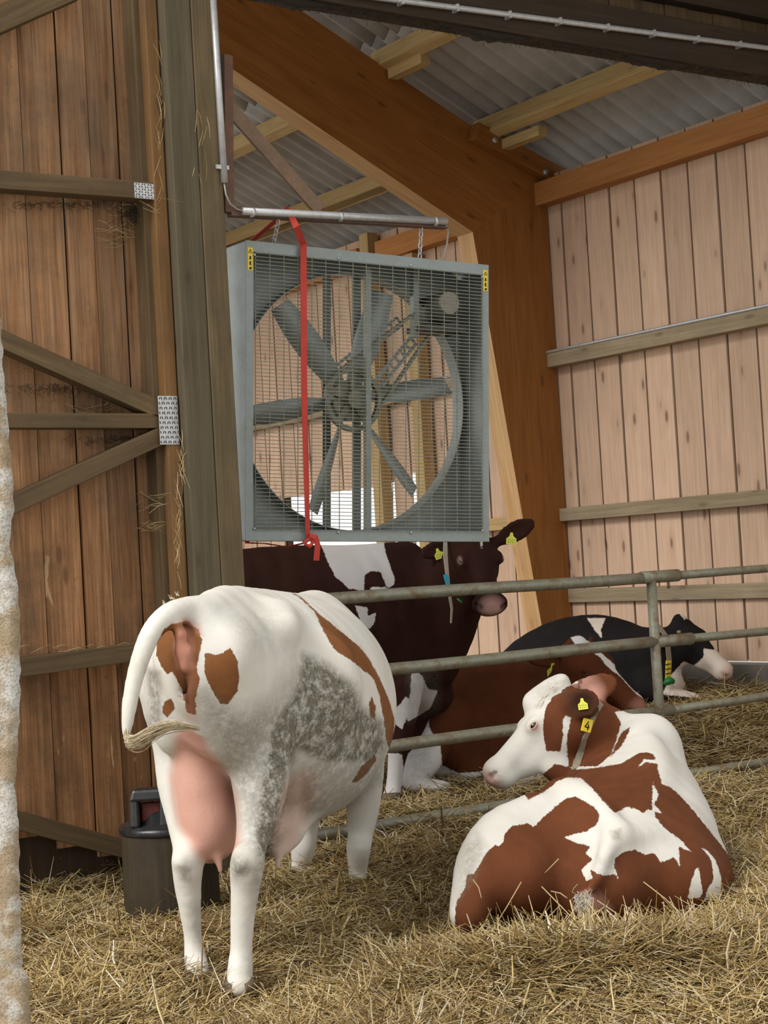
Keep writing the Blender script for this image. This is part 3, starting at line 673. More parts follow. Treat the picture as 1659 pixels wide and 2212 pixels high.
# ---- cattle drinker on a stump
def rev(mb, c, prof, n=40, sq=1.0):
    V = []; Fc = []
    for r_, z in prof:
        for i in range(n): an = 2*math.pi*i/n; V.append((c[0]+r_*math.cos(an), c[1]+r_*math.sin(an), z))
    for j in range(len(prof)-1):
        for i in range(n): Fc.append((j*n+i, j*n+(i+1) % n, (j+1)*n+(i+1) % n, (j+1)*n+i))
    Fc.append(tuple(range((len(prof)-1)*n, len(prof)*n))); return mb.add(V, Fc, [(math.cos(i/n*6.28)*r_*1.0, math.sin(i/n*6.28)*r_, z) for r_, z in prof for i in range(n)], .4, True)
dc = P(370, 1900, 7.15); R_ = .20; zt_ = P(350, 1792, 7.15)[2]
e = empty('cattle_drinker', (dc[0], dc[1], 0), 'black cast-iron cattle drinker on a dark round stump behind the hind legs', 'drinker')
rev(MB(), dc, [(R_, -.05), (R_*1.02, .1), (R_, zt_-.01), (R_*.98, zt_)]).build('stump', wood('wet_dark_stump', (.045, .032, .016), (.022, .016, .009), (.01, .008, .005), .3, .4, (.06, .05, .028)), e)
rev(MB(), dc, [(R_*1.04, zt_), (R_*1.06, zt_+.015), (R_*1.02, zt_+.03), (R_*.7, zt_+.04), (R_*.55, zt_+.09), (R_*.4, zt_+.10)]).build('bowl_rim', MT['cast'], e)
c0 = P(325, 1745, 7.05)
hb = MB(); ww = .09
for sgn in (-1, 1):
    x_ = c0[0]+sgn*.062; hb.hexa([(x_-.022, c0[1]-.05, zt_+.03), (x_+.022, c0[1]-.05, zt_+.03), (x_+.022, c0[1]+.1, zt_+.03), (x_-.022, c0[1]+.1, zt_+.03)], [(x_-.02, c0[1]-.03, zt_+.155), (x_+.02, c0[1]-.03, zt_+.155), (x_+.02, c0[1]+.06, zt_+.155), (x_-.02, c0[1]+.06, zt_+.155)])
hb.hexa([(c0[0]-.085, c0[1]-.04, zt_+.14), (c0[0]+.085, c0[1]-.04, zt_+.14), (c0[0]+.085, c0[1]+.07, zt_+.14), (c0[0]-.085, c0[1]+.07, zt_+.14)], [(c0[0]-.07, c0[1]-.03, zt_+.19), (c0[0]+.07, c0[1]-.03, zt_+.19), (c0[0]+.07, c0[1]+.05, zt_+.19), (c0[0]-.07, c0[1]+.05, zt_+.19)])
hb.build('valve_hood', MT['cast'], e, .012)
MB().hexa([(c0[0]-.04, c0[1]+.0, zt_+.05), (c0[0]+.04, c0[1]+.0, zt_+.05), (c0[0]+.04, c0[1]+.04, zt_+.05), (c0[0]-.04, c0[1]+.04, zt_+.05)], [(c0[0]-.04, c0[1]+.0, zt_+.13), (c0[0]+.04, c0[1]+.0, zt_+.13), (c0[0]+.04, c0[1]+.04, zt_+.13), (c0[0]-.04, c0[1]+.04, zt_+.13)]).build('valve', plain('dull_red_valve', (.12, .02, .015), .5), e, .006)

# ---- limewashed stone wall end at the left edge
prof = [(-6, 560), (-4, 620), (2, 700), (6, 800), (14, 880), (20, 960), (27, 1040), (30, 1100), (23, 1140), (19, 1170), (27, 1210), (36, 1250), (42, 1330), (43, 1450), (41, 1550), (35, 1650), (31, 1700), (38, 1760), (41, 1850), (43, 1950), (46, 2050), (47, 2095), (62, 2110), (64, 2180), (66, 2300), (66, 2420)]
mb = MB(); V = []; Fc = []; W = []; dd = 4.3; cols = 14
ys = np.arange(560, 2421, 12); xs_ = np.interp(ys, [p[1] for p in prof], [p[0] for p in prof])
for y_, x_ in zip(ys, xs_):
    e0 = P(x_+1.5*math.sin(y_*.11)+RNG.rand()*2, y_, dd)
    for k in range(cols):
        if k < 8: q = e0+np.array([-.035*(7-k)-.0, .0, 0])*(1.0 if k else 1)+np.array([0, -.012*RNG.rand()*(k < 7), .0]); 
        else: q = e0+np.array([-.02*(k-7), .05*(k-7), 0])
        V.append(q)
for j in range(len(ys)-1):
    for k in range(cols-1): a = j*cols+k; Fc.append((a, a+cols, a+cols+1, a+1))
mb.add(V, Fc, None, 0, True)
m, nt, b = mat('limewashed_stone', .95)
g = nt.nodes.new('ShaderNodeNewGeometry').outputs['Position']
n1 = noise(nt, g, 7, 6, .6); n2 = noise(nt, g, 160, 3, .6)
c = mix(nt, ramp(nt, n1, [(.46, (0, 0, 0)), (.56, (1, 1, 1))]), (.33, .25, .16), (.52, .50, .46))
c = mix(nt, math_(nt, 'MULTIPLY', ramp(nt, n2, [(.5, (0, 0, 0)), (.62, (1, 1, 1))]), .5), c, (.16, .13, .09)); 
sp = nt.nodes.new('ShaderNodeSeparateXYZ'); L(nt, g, sp.inputs[0])
c = mix(nt, ramp(nt, math_(nt, 'ADD', math_(nt, 'MULTIPLY', sp.outputs[2], 2.2), math_(nt, 'MULTIPLY', n1, .15)), [(.46, (1, 1, 1)), (.50, (0, 0, 0))]), c, (.12, .11, .09))
L(nt, c, b.inputs['Base Color']); bump(nt, b, math_(nt, 'ADD', n1, n2), .5, .01)
o = mb.build('wall_doorway', m); tag(o, kind='structure')
#@COWS
# ================================================================ ANIMALS
from mathutils.bvhtree import BVHTree
o_bvh = {}
def smin(a, b, k):
    h = np.clip(.5+.5*(b-a)/k, 0, 1); return b*(1-h)+a*h-k*h*(1-h)
def smax(a, b, k): return -smin(-a, -b, k)
def unit(v): v = np.asarray(v, float); return v/np.linalg.norm(v)
def spline(A, sub):
    """Catmull-Rom through the rows of A"""
    B = np.vstack([2*A[0]-A[1], A, 2*A[-1]-A[-2]]); out = []
    for i in range(1, len(B)-2):
        for j in range(sub):
            t = j/sub; p0_, p1_, p2_, p3_ = B[i-1:i+3]
            out.append(.5*(2*p1_+(p2_-p0_)*t+(2*p0_-5*p1_+4*p2_-p3_)*t*t+(3*p1_-p0_-3*p2_+p3_)*t**3))
    out.append(A[-1]); return np.array(out)
class Flesh:
    """one continuous skin grown from overlapping anatomical volumes (signed distances, smooth union, then surface nets)"""
    def __init__(s): s.p = []
    def cone(s, a, ra, b, rb, k=.03, op='+'):
        a = np.asarray(a, float); b = np.asarray(b, float); ab = b-a; L2 = ab@ab+1e-12
        def f(p):
            h = np.clip(((p-a)@ab)/L2, 0, 1); return np.linalg.norm(p-a-h[:, None]*ab, axis=1)-(ra+(rb-ra)*h)
        r = max(ra, rb); s.p.append((f, np.minimum(a, b)-r, np.maximum(a, b)+r, k, op)); return s
    def _merge(s, i0, k):
        """fold the primitives from i0 on into one (hard minimum), so joints do not bulge"""
        q = s.p[i0:]; s.p = s.p[:i0]; fs = [x[0] for x in q]
        def f(p):
            d = fs[0](p)
            for g in fs[1:]: d = smin(d, g(p), .004)
            return d
        s.p.append((f, np.min([x[1] for x in q], 0), np.max([x[2] for x in q], 0), k, '+')); return s
    def chain(s, pts, k=.03, sub=3):
        A = spline(np.array([list(a)+[r] for a, r in pts]), sub); i0 = len(s.p)
        for a, b in zip(A, A[1:]): s.cone(a[:3], a[3], b[:3], b[3], k)
        return s._merge(i0, k)
    def trunk(s, pts, k=.07, up=UZ, sub=3):
        A = spline(np.array([list(a)+[w_, h_] for a, w_, h_ in pts]), sub); i0 = len(s.p)
        for a, b in zip(A, A[1:]): s.econe(a[:3], a[3], a[4], b[:3], b[3], b[4], up, k)
        return s._merge(i0, k)
    def ell(s, c, r, ax=None, k=.03, op='+'):
        c = np.asarray(c, float); r = np.asarray(r, float)
        R = np.eye(3) if ax is None else np.array(ax, float)       # rows: local axes
        def f(p):
            q = (p-c)@R.T; k0 = np.linalg.norm(q/r, axis=1); k1 = np.linalg.norm(q/r**2, axis=1)+1e-9; return k0*(k0-1)/k1
        e = np.abs(R.T)@r if ax is not None else r
        s.p.append((f, c-e, c+e, k, op)); return s
    def econe(s, a, wa, ha, b, wb, hb, up=UZ, k=.05):
        """tapering trunk segment of elliptical section"""
        a = np.asarray(a, float); b = np.asarray(b, float); ab = b-a; ln = np.linalg.norm(ab); ax = ab/ln
        sd = unit(np.cross(ax, up)); u = np.cross(sd, ax)
        def f(p):
            q = p-a; t = q@ax; h = np.clip(t/ln, 0, 1); w = wa+(wb-wa)*h; g = ha+(hb-ha)*h
            ex = np.where(t < 0, -t, np.where(t > ln, t-ln, 0)); x = q@sd; z = q@u; m = np.minimum(w, g)
            k0 = np.sqrt((x/w)**2+(z/g)**2+(ex/m)**2); k1 = np.sqrt((x/w**2)**2+(z/g**2)**2+(ex/m**2)**2)+1e-9
            return k0*(k0-1)/k1
        r = max(wa, wb, ha, hb); s.p.append((f, np.minimum(a, b)-r, np.maximum(a, b)+r, k, '+')); return s
    def mesh(s, cell, zmin=-9):
        lo = np.min([q[1] for q in s.p if q[4] == '+'], 0)-3*cell; hi = np.max([q[2] for q in s.p if q[4] == '+'], 0)+3*cell
        lo[2] = max(lo[2], zmin); n = np.ceil((hi-lo)/cell).astype(int)+1
        g = np.full(n, .2, np.float32); axs = [lo[i]+cell*np.arange(n[i]) for i in range(3)]
        for f, a, b, k, op in s.p:
            i0 = np.maximum(((a-k-.05-lo)/cell).astype(int), 0); i1 = np.minimum(((b+k+.05-lo)/cell).astype(int)+2, n)
            if np.any(i1 <= i0): continue
            sl = tuple(slice(i0[i], i1[i]) for i in range(3))
            X = np.stack(np.meshgrid(*[axs[i][sl[i]] for i in range(3)], indexing='ij'), -1).reshape(-1, 3)
            d = f(X).reshape([i1[i]-i0[i] for i in range(3)]).astype(np.float32)
            g[sl] = smin(g[sl], d, k) if op == '+' else smax(g[sl], -d, k)
        ins = g < 0
        c = [(0, 0, 0), (1, 0, 0), (0, 1, 0), (1, 1, 0), (0, 0, 1), (1, 0, 1), (0, 1, 1), (1, 1, 1)]
        sh = [slice(0, -1), slice(1, None)]
        cnt = sum(ins[sh[x], sh[y], sh[z]].astype(np.int8) for x, y, z in c)
        act = np.argwhere((cnt > 0) & (cnt < 8)); idx = -np.ones(cnt.shape, np.int64); idx[tuple(act.T)] = np.arange(len(act))
        vals = np.stack([g[act[:, 0]+x, act[:, 1]+y, act[:, 2]+z] for x, y, z in c], 1)
        acc = np.zeros((len(act), 3)); num = np.zeros(len(act)); ca = np.array(c, float)
        for i in range(8):
            for j in range(i+1, 8):
                if np.abs(ca[i]-ca[j]).sum() != 1: continue
                va, vb = vals[:, i], vals[:, j]; m_ = (va < 0) != (vb < 0)
                t = np.where(m_, va/np.where(m_, va-vb, 1), 0)[:, None]
                acc += np.where(m_[:, None], ca[i]+(ca[j]-ca[i])*t, 0); num += m_
        V = lo+(act+acc/num[:, None])*cell
        Fs = []
        for ax in range(3):
            s1 = [slice(None)]*3; s2 = [slice(None)]*3; s1[ax] = slice(0, -1); s2[ax] = slice(1, None)
            e = np.argwhere(ins[tuple(s1)] != ins[tuple(s2)]); u, v = [(1, 2), (2, 0), (0, 1)][ax]
            e = e[(e[:, u] > 0) & (e[:, v] > 0) & (e[:, u] < n[u]-1) & (e[:, v] < n[v]-1)]
            def at(du, dv): q = e.copy(); q[:, u] -= du; q[:, v] -= dv; return idx[tuple(q.T)]
            qd = np.stack([at(0, 0), at(1, 0), at(1, 1), at(0, 1)], 1)
            fl = ins[tuple(e.T)]; qd[fl] = qd[fl][:, ::-1]; Fs.append(qd[:, ::-1])
        Fc = np.concatenate(Fs)
        Fc = Fc[(Fc >= 0).all(1)]
        for _ in range(3):                                          # light smoothing
            S = np.zeros_like(V); W = np.zeros(len(V))
            for i in range(4):
                a, b = Fc[:, i], Fc[:, (i+1) % 4]
                for q in range(3): S[:, q] += np.bincount(a, V[b, q], len(V))+np.bincount(b, V[a, q], len(V))
                W += np.bincount(a, minlength=len(V))+np.bincount(b, minlength=len(V))
            V = V*.5+.5*S/np.maximum(W, 1)[:, None]
        return V, Fc
def sdpoly(x, y, poly):
    """signed pixel distance to a polygon, positive inside"""
    p = np.array(poly, float); q = np.roll(p, -1, 0); d = np.full(x.shape, 1e9); ins = np.zeros(x.shape, bool)
    for (ax, ay), (bx, by) in zip(p, q):
        ex, ey = bx-ax, by-ay; t = np.clip(((x-ax)*ex+(y-ay)*ey)/(ex*ex+ey*ey+1e-9), 0, 1)
        d = np.minimum(d, np.hypot(x-ax-t*ex, y-ay-t*ey))
        c = (ay > y) != (by > y)
        if ey != 0: ins ^= c & (x < ax+(y-ay)*ex/ey)
    return np.where(ins, d, -d)
def soft(sd, w): return np.clip(.5+sd/w, 0, 1)

def coat_material(name, patch, base=(.74, .71, .66), dirtc=(.20, .18, .14), pinkc=(.62, .27, .2), rough=.82, scale=1.0):
    """attributes painted on the skin: patch (signed distance to the coat markings), pink (bare skin), dirt (dung and dust), dark"""
    m, nt, b = mat(name, rough, .12)
    g = attr(nt, 'rest').outputs['Vector']
    pa = attr(nt, 'patch').outputs['Fac']; pk = attr(nt, 'pink').outputs['Fac']; dt = attr(nt, 'dirt').outputs['Fac']; dk = attr(nt, 'dark').outputs['Fac']
    n0 = noise(nt, g, 5, 4, .6); nz = noise(nt, g, 45, 4, .7); nf = noise(nt, mapping(nt, g, (220, 220, 60)), 1, 3, .6)
    edge = math_(nt, 'ADD', pa, math_(nt, 'MULTIPLY', math_(nt, 'SUBTRACT', nz, .5), 9.0*scale)); edge = math_(nt, 'ADD', edge, math_(nt, 'MULTIPLY', math_(nt, 'SUBTRACT', nf, .5), 5.0*scale))
    pf = math_(nt, 'ADD', math_(nt, 'MULTIPLY', edge, .6), .5, True)
    white = mix(nt, ramp(nt, n0, [(.35, (0, 0, 0)), (.75, (1, 1, 1))]), base, tuple(a*c for a, c in zip(base, (.91, .88, .81))))
    white = mix(nt, math_(nt, 'MULTIPLY', nf, .25), white, tuple(a*.8 for a in base))
    br = mix(nt, ramp(nt, n0, [(.3, (0, 0, 0)), (.7, (1, 1, 1))]), patch, tuple(a*.62 for a in patch))
    br = mix(nt, math_(nt, 'MULTIPLY', nf, .35), br, tuple(a*.6 for a in patch))
    c = mix(nt, pf, white, br)
    pn = mix(nt, n0, pinkc, tuple(a*c2 for a, c2 in zip(pinkc, (.8, .62, .6))))
    c = mix(nt, math_(nt, 'MULTIPLY', pk, .92), c, pn)
    dn = math_(nt, 'MULTIPLY', dt, ramp(nt, noise(nt, g, 24, 8, .8), [(.38, (.30, .30, .30)), (.53, (1, 1, 1))]))
    c = mix(nt, dn, c, mix(nt, ramp(nt, noise(nt, g, 80, 6, .8), [(.48, (0, 0, 0)), (.57, (1, 1, 1))]), dirtc, tuple(a*.38 for a in dirtc)))
    c = mix(nt, dk, c, (.012, .008, .007))
    L(nt, c, b.inputs['Base Color'])
    bump(nt, b, math_(nt, 'ADD', math_(nt, 'MULTIPLY', nf, .5), math_(nt, 'ADD', nz, math_(nt, 'MULTIPLY', dn, 1.2))), .25, .006)
    return m
def skin(flesh, name, cell, m, patches, pink=(), dirt=(), dark=(), inv=False, parent=None, extra=None):
    V, Fc = flesh.mesh(cell)
    me = bpy.data.meshes.new(name); me.vertices.add(len(V)); me.vertices.foreach_set('co', V.astype(np.float32).ravel())
    me.loops.add(Fc.size); me.loops.foreach_set('vertex_index', Fc.ravel().astype(np.int32))
    me.polygons.add(len(Fc)); me.polygons.foreach_set('loop_start', (np.arange(len(Fc))*4).astype(np.int32)); me.polygons.foreach_set('loop_total', np.full(len(Fc), 4, np.int32))
    me.polygons.foreach_set('use_smooth', [True]*len(Fc)); me.update(); me.validate()
    x, y = proj(V)
    pt = np.full(len(V), -200.0)
    for q in patches: pt = np.maximum(pt, sdpoly(x, y, q))
    if inv: pt = -pt
    if extra is not None: pt = extra(V, x, y, pt)
    def lay(items):
        a = np.zeros(len(V))
        for it in items:
            if callable(it): a = np.maximum(a, it(V, x, y))
            else: poly, wd, s_ = it; a = np.maximum(a, s_*soft(sdpoly(x, y, poly), wd))
        return a
    for nm, a in (('patch', pt), ('pink', lay(pink)), ('dirt', lay(dirt)), ('dark', lay(dark))):
        t_ = me.attributes.new(nm, 'FLOAT', 'POINT'); t_.data.foreach_set('value', a.astype(np.float32))
    t_ = me.attributes.new('rest', 'FLOAT_VECTOR', 'POINT'); t_.data.foreach_set('vector', V.astype(np.float32).ravel())
    me.materials.append(m); o = bpy.data.objects.new(name, me); COL.objects.link(o)
    if parent is not None: o.parent = parent; o.matrix_parent_inverse = Matrix.Translation(-parent.location)
    o_bvh[o.name] = BVHTree.FromPolygons(V.tolist(), Fc.tolist())
    return o
def hit(o, x, y, off=.004):
    """point of a body's surface seen at a pixel, lifted off by off metres"""
    v = unit(ray(x, y)); h, n_, i_, d_ = o_bvh[o.name].ray_cast(Vector(CP), Vector(v))
    if h is None: return None, None
    n_ = np.array(n_); n_ = n_ if n_@v < 0 else -n_
    return np.array(h)+n_*off, n_
def wrap(o, pix, w_, depth, m, parent, name='collar', off=.003, th=.004):
    """strap lying on the near side of a neck through the pixels, closed behind it"""
    near = [hit(o, x, y, off) for x, y in pix]; near = [(a, n_) for a, n_ in near if a is not None]
    pts = [a for a, n_ in near]; wd = []
    for i in range(len(pts)):
        t = pts[min(i+1, len(pts)-1)]-pts[max(i-1, 0)]; wd.append(np.cross(unit(t), near[i][1]))
    c0 = (pts[0]+pts[-1])/2+np.array([0, depth/2, 0]); back = [2*c0-p-np.array([0, 0, 0]) for p in pts[1:-1]]
    bk = [np.array([p[0], 2*c0[1]-p[1], p[2]]) for p in pts[::-1]]
    allp = pts+bk+[pts[0]]; W = wd+[q*np.array([1, -1, 1]) for q in wd[::-1]]+[wd[0]]
    W = [W[0]]+[q if q@W[0] > -2 else -q for q in W[1:]]
    for i in range(1, len(W)):
        if W[i]@W[i-1] < 0: W[i] = -W[i]
    return MB().ribbon(allp, W, w_, th).build(name, m, parent)
def blob(c, r):                              # soft mask about a 3-D point
    c = np.asarray(c, float); return lambda V, x, y: np.clip(1.5-np.linalg.norm(V-c, axis=1)/r, 0, 1)

def head(fl, poll, muz, up, ears=(), k=.03, wide=1.0, mw=1.0, mh=1.0, eye=(.195, .089, -.055)):
    """cow head; poll and muzzle tip in 3-D, up = dorsal hint. ears: (side, direction, face normal, length)"""
    poll = np.asarray(poll, float); muz = np.asarray(muz, float); ax = muz-poll; Ln = np.linalg.norm(ax); X = ax/Ln
    Z = np.asarray(up, float); Z = unit(Z-X*(Z@X)); Y = np.cross(Z, X); s = Ln/.53; R = np.array([X, Y, Z])
    def h(a, b, c): return poll+(X*a+Y*b*wide+Z*c)*s
    fl.ell(h(.02, 0, -.035), np.array([.055, .05, .05])*s, R, k=.05)
    fl.ell(h(.10, 0, -.10), np.array([.12, .098, .09])*s, R, k=.04)
    fl.ell(h(.17, 0, -.075), np.array([.11, .085, .06])*s, R, k=.04)
    fl.cone(h(.14, 0, -.095), .085*s, h(.43, 0, -.088), .056*s, k=.04)
    for sg in (-1, 1):
        fl.cone(h(.09, sg*.045, -.19), .062*s, h(.30, sg*.022, -.165), .045*s, k=.05)
        fl.ell(h(.13, sg*.060, -.155), np.array([.10, .038, .085])*s, R, k=.04)
        fl.ell(h(eye[0]-.01, sg*.078, eye[2]+.004), np.array([.045, .024, .028])*s, R, k=.03)
    fl.cone(h(.25, 0, -.17), .045*s, h(.44, 0, -.155), .033*s, k=.04)
    fl.ell(h(.475, 0, -.095-.01*(mh-1)), np.array([.060, .070*mw, .058*mh])*s, R, k=.035)
    fl.ell(h(.465, 0, -.135-.02*(mh-1)), np.array([.05, .058*mw, .035*mh])*s, R, k=.02)
    for sg in (-1, 1):
        fl.ell(h(.52, sg*.042*mw/wide, -.078), np.array([.022, .014, .018])*s, R, k=.010, op='-')
        fl.ell(h(.50, sg*.054*mw/wide, -.080), np.array([.03, .012, .010])*s, R, k=.010, op='-')
        fl.ell(h(eye[0], sg*.107, eye[2]), np.array([.021, .014, .013])*s, R, k=.012, op='-')
    tips = []
    for sg, d, nrm, le, wf in ears:
        d = unit(d); nrm = np.asarray(nrm, float); nrm = unit(nrm-d*(nrm@d)); u = np.cross(nrm, d); Re = np.array([d, u, nrm])
        b0 = h(.045, sg*.085, -.085); c_ = b0+d*le*.58
        fl.cone(b0-d*.02, .034*s, b0+d*le*.28, .024*s, k=.03)
        fl.ell(c_, (le*.52, le*wf, .02), Re, k=.02)
        fl.ell(c_+nrm*.026+d*le*.03, (le*.42, le*(wf-.07), .024), Re, k=.012, op='-')
        tips.append((c_, d, u, nrm, Re))
    return dict(eye=eye, nos=[h(.515, sg*.044*mw/wide, -.078) for sg in (-1, 1)], h=h, R=R, X=X, Y=Y, Z=Z, s=s, ears=tips)
def sphere(name, c, r, m, parent, ax=None, sc=(1, 1, 1), n=16):
    mb = MB(); V = []; Fc = []; R = np.eye(3) if ax is None else np.array(ax)
    for i in range(n+1):
        th = math.pi*i/n
        for j in range(2*n):
            ph = math.pi*j/n; q = np.array([math.sin(th)*math.cos(ph)*sc[0], math.sin(th)*math.sin(ph)*sc[1], math.cos(th)*sc[2]])*r; V.append(np.asarray(c)+q@R)
    for i in range(n):
        for j in range(2*n): Fc.append((i*2*n+j, (i+1)*2*n+j, (i+1)*2*n+(j+1) % (2*n), i*2*n+(j+1) % (2*n)))
    mb.add(V, Fc, None, 0, True); return mb.build(name, m, parent)
EYE_M, _n, _b = mat('dark_wet_eye', .08, .8); _b.inputs['Base Color'].default_value = (.012, .008, .008, 1)
def eyes(H, root, sides=(-1, 1), lidm=None, body=None):
    X, Y, Z, s = H['X'], H['Y'], H['Z'], H['s']; ex, ey, ez = H['eye']
    for sg in sides:
        d = unit(Y*sg+Z*.30+X*.30); a = H['h'](ex-.03, sg*ey*.3, ez-.02); c = H['h'](ex, sg*ey, ez)
        q, n_, i_, d_ = o_bvh[body.name].ray_cast(Vector(c+d*.09*s), Vector(-d))
        if q is not None: c = np.array(q)-d*.0085*s
        t = unit(X-d*(X@d)); b_ = np.cross(d, t); b_ = b_ if b_@Z > 0 else -b_
        sphere('eye', c, .0185*s, EYE_M, root, np.array([t, b_, d]), (1.1, .72, .8))
        if lidm:
            mb = MB()
            for ph0, ph1 in ((0, math.pi), (math.pi, 2*math.pi)):
                mb.tube([c+d*(.0105-.006*math.cos(u)**2)*s+t*.021*s*math.cos(u)+b_*.0105*math.sin(u)*s for u in np.linspace(ph0, ph1, 9)], [.002*s]+[.0038*s]*7+[.002*s], 8)
            mb.build('eyelid', lidm, root)
DIG_M = plain('faded_print', (.16, .16, .03), .6)
def ear_tag(ear, root, along=.05, side=0, size=.055, m=None, drop=None):
    c_, d, u, nrm, Re = ear; dn = unit(drop) if drop is not None else -UZ
    dn = unit(dn-nrm*(dn@nrm)); sd = np.cross(nrm, dn); o = c_+nrm*.012+d*along+u*side; w_ = size*.5
    sh = [(-.12, -.1), (.12, -.1), (.2, .25), (.5, .5), (.5, 1.05), (-.5, 1.05), (-.5, .5), (-.2, .25)]
    V = [o+sd*a*size*1.0+dn*b*size for a, b in sh]; n = len(V); V += [q+nrm*.0025 for q in V]
    mb = MB(); mb.add(V, [tuple(range(n-1, -1, -1)), tuple(range(n, 2*n))]+[(i, (i+1) % n, n+(i+1) % n, n+i) for i in range(n)])
    t_ = mb.build('ear_tag', m or MT['tagy'], root); t_['label'] = 'yellow plastic ear tag'
    mb = MB()
    for row, k_ in ((.62, 4), (.85, 4)):
        for i in range(k_):
            q = o+sd*((i-(k_-1)/2)*.2)*size+dn*row*size+nrm*.0028; mb.beam(q-dn*.06*size, q+dn*.06*size, .06*size, .0006, nrm)
    mb.build('tag_digits', DIG_M, t_)
def collar(root, pts, wdir, w_=.035, m=None, name='collar'):
    return MB().ribbon(pts, wdir, w_, .004).build(name, m or MT['strap'], root)
def hoop(fl_c, axis, ru, rw, up, n=28, ph0=0, ph1=2*math.pi):
    axis = unit(axis); u = unit(np.asarray(up)-axis*(np.asarray(up)@axis)); s_ = np.cross(axis, u)
    return [fl_c+u*ru*math.cos(t)+s_*rw*math.sin(t) for t in np.linspace(ph0, ph1, n)]
def hairs(name, m, parent, roots, k=3, r=.0012):
    mb = MB()
    for pts in roots: mb.tube(pts, [r]*(len(pts)-1)+[r*.2], k, cap=False)
    return mb.build(name, m, parent)

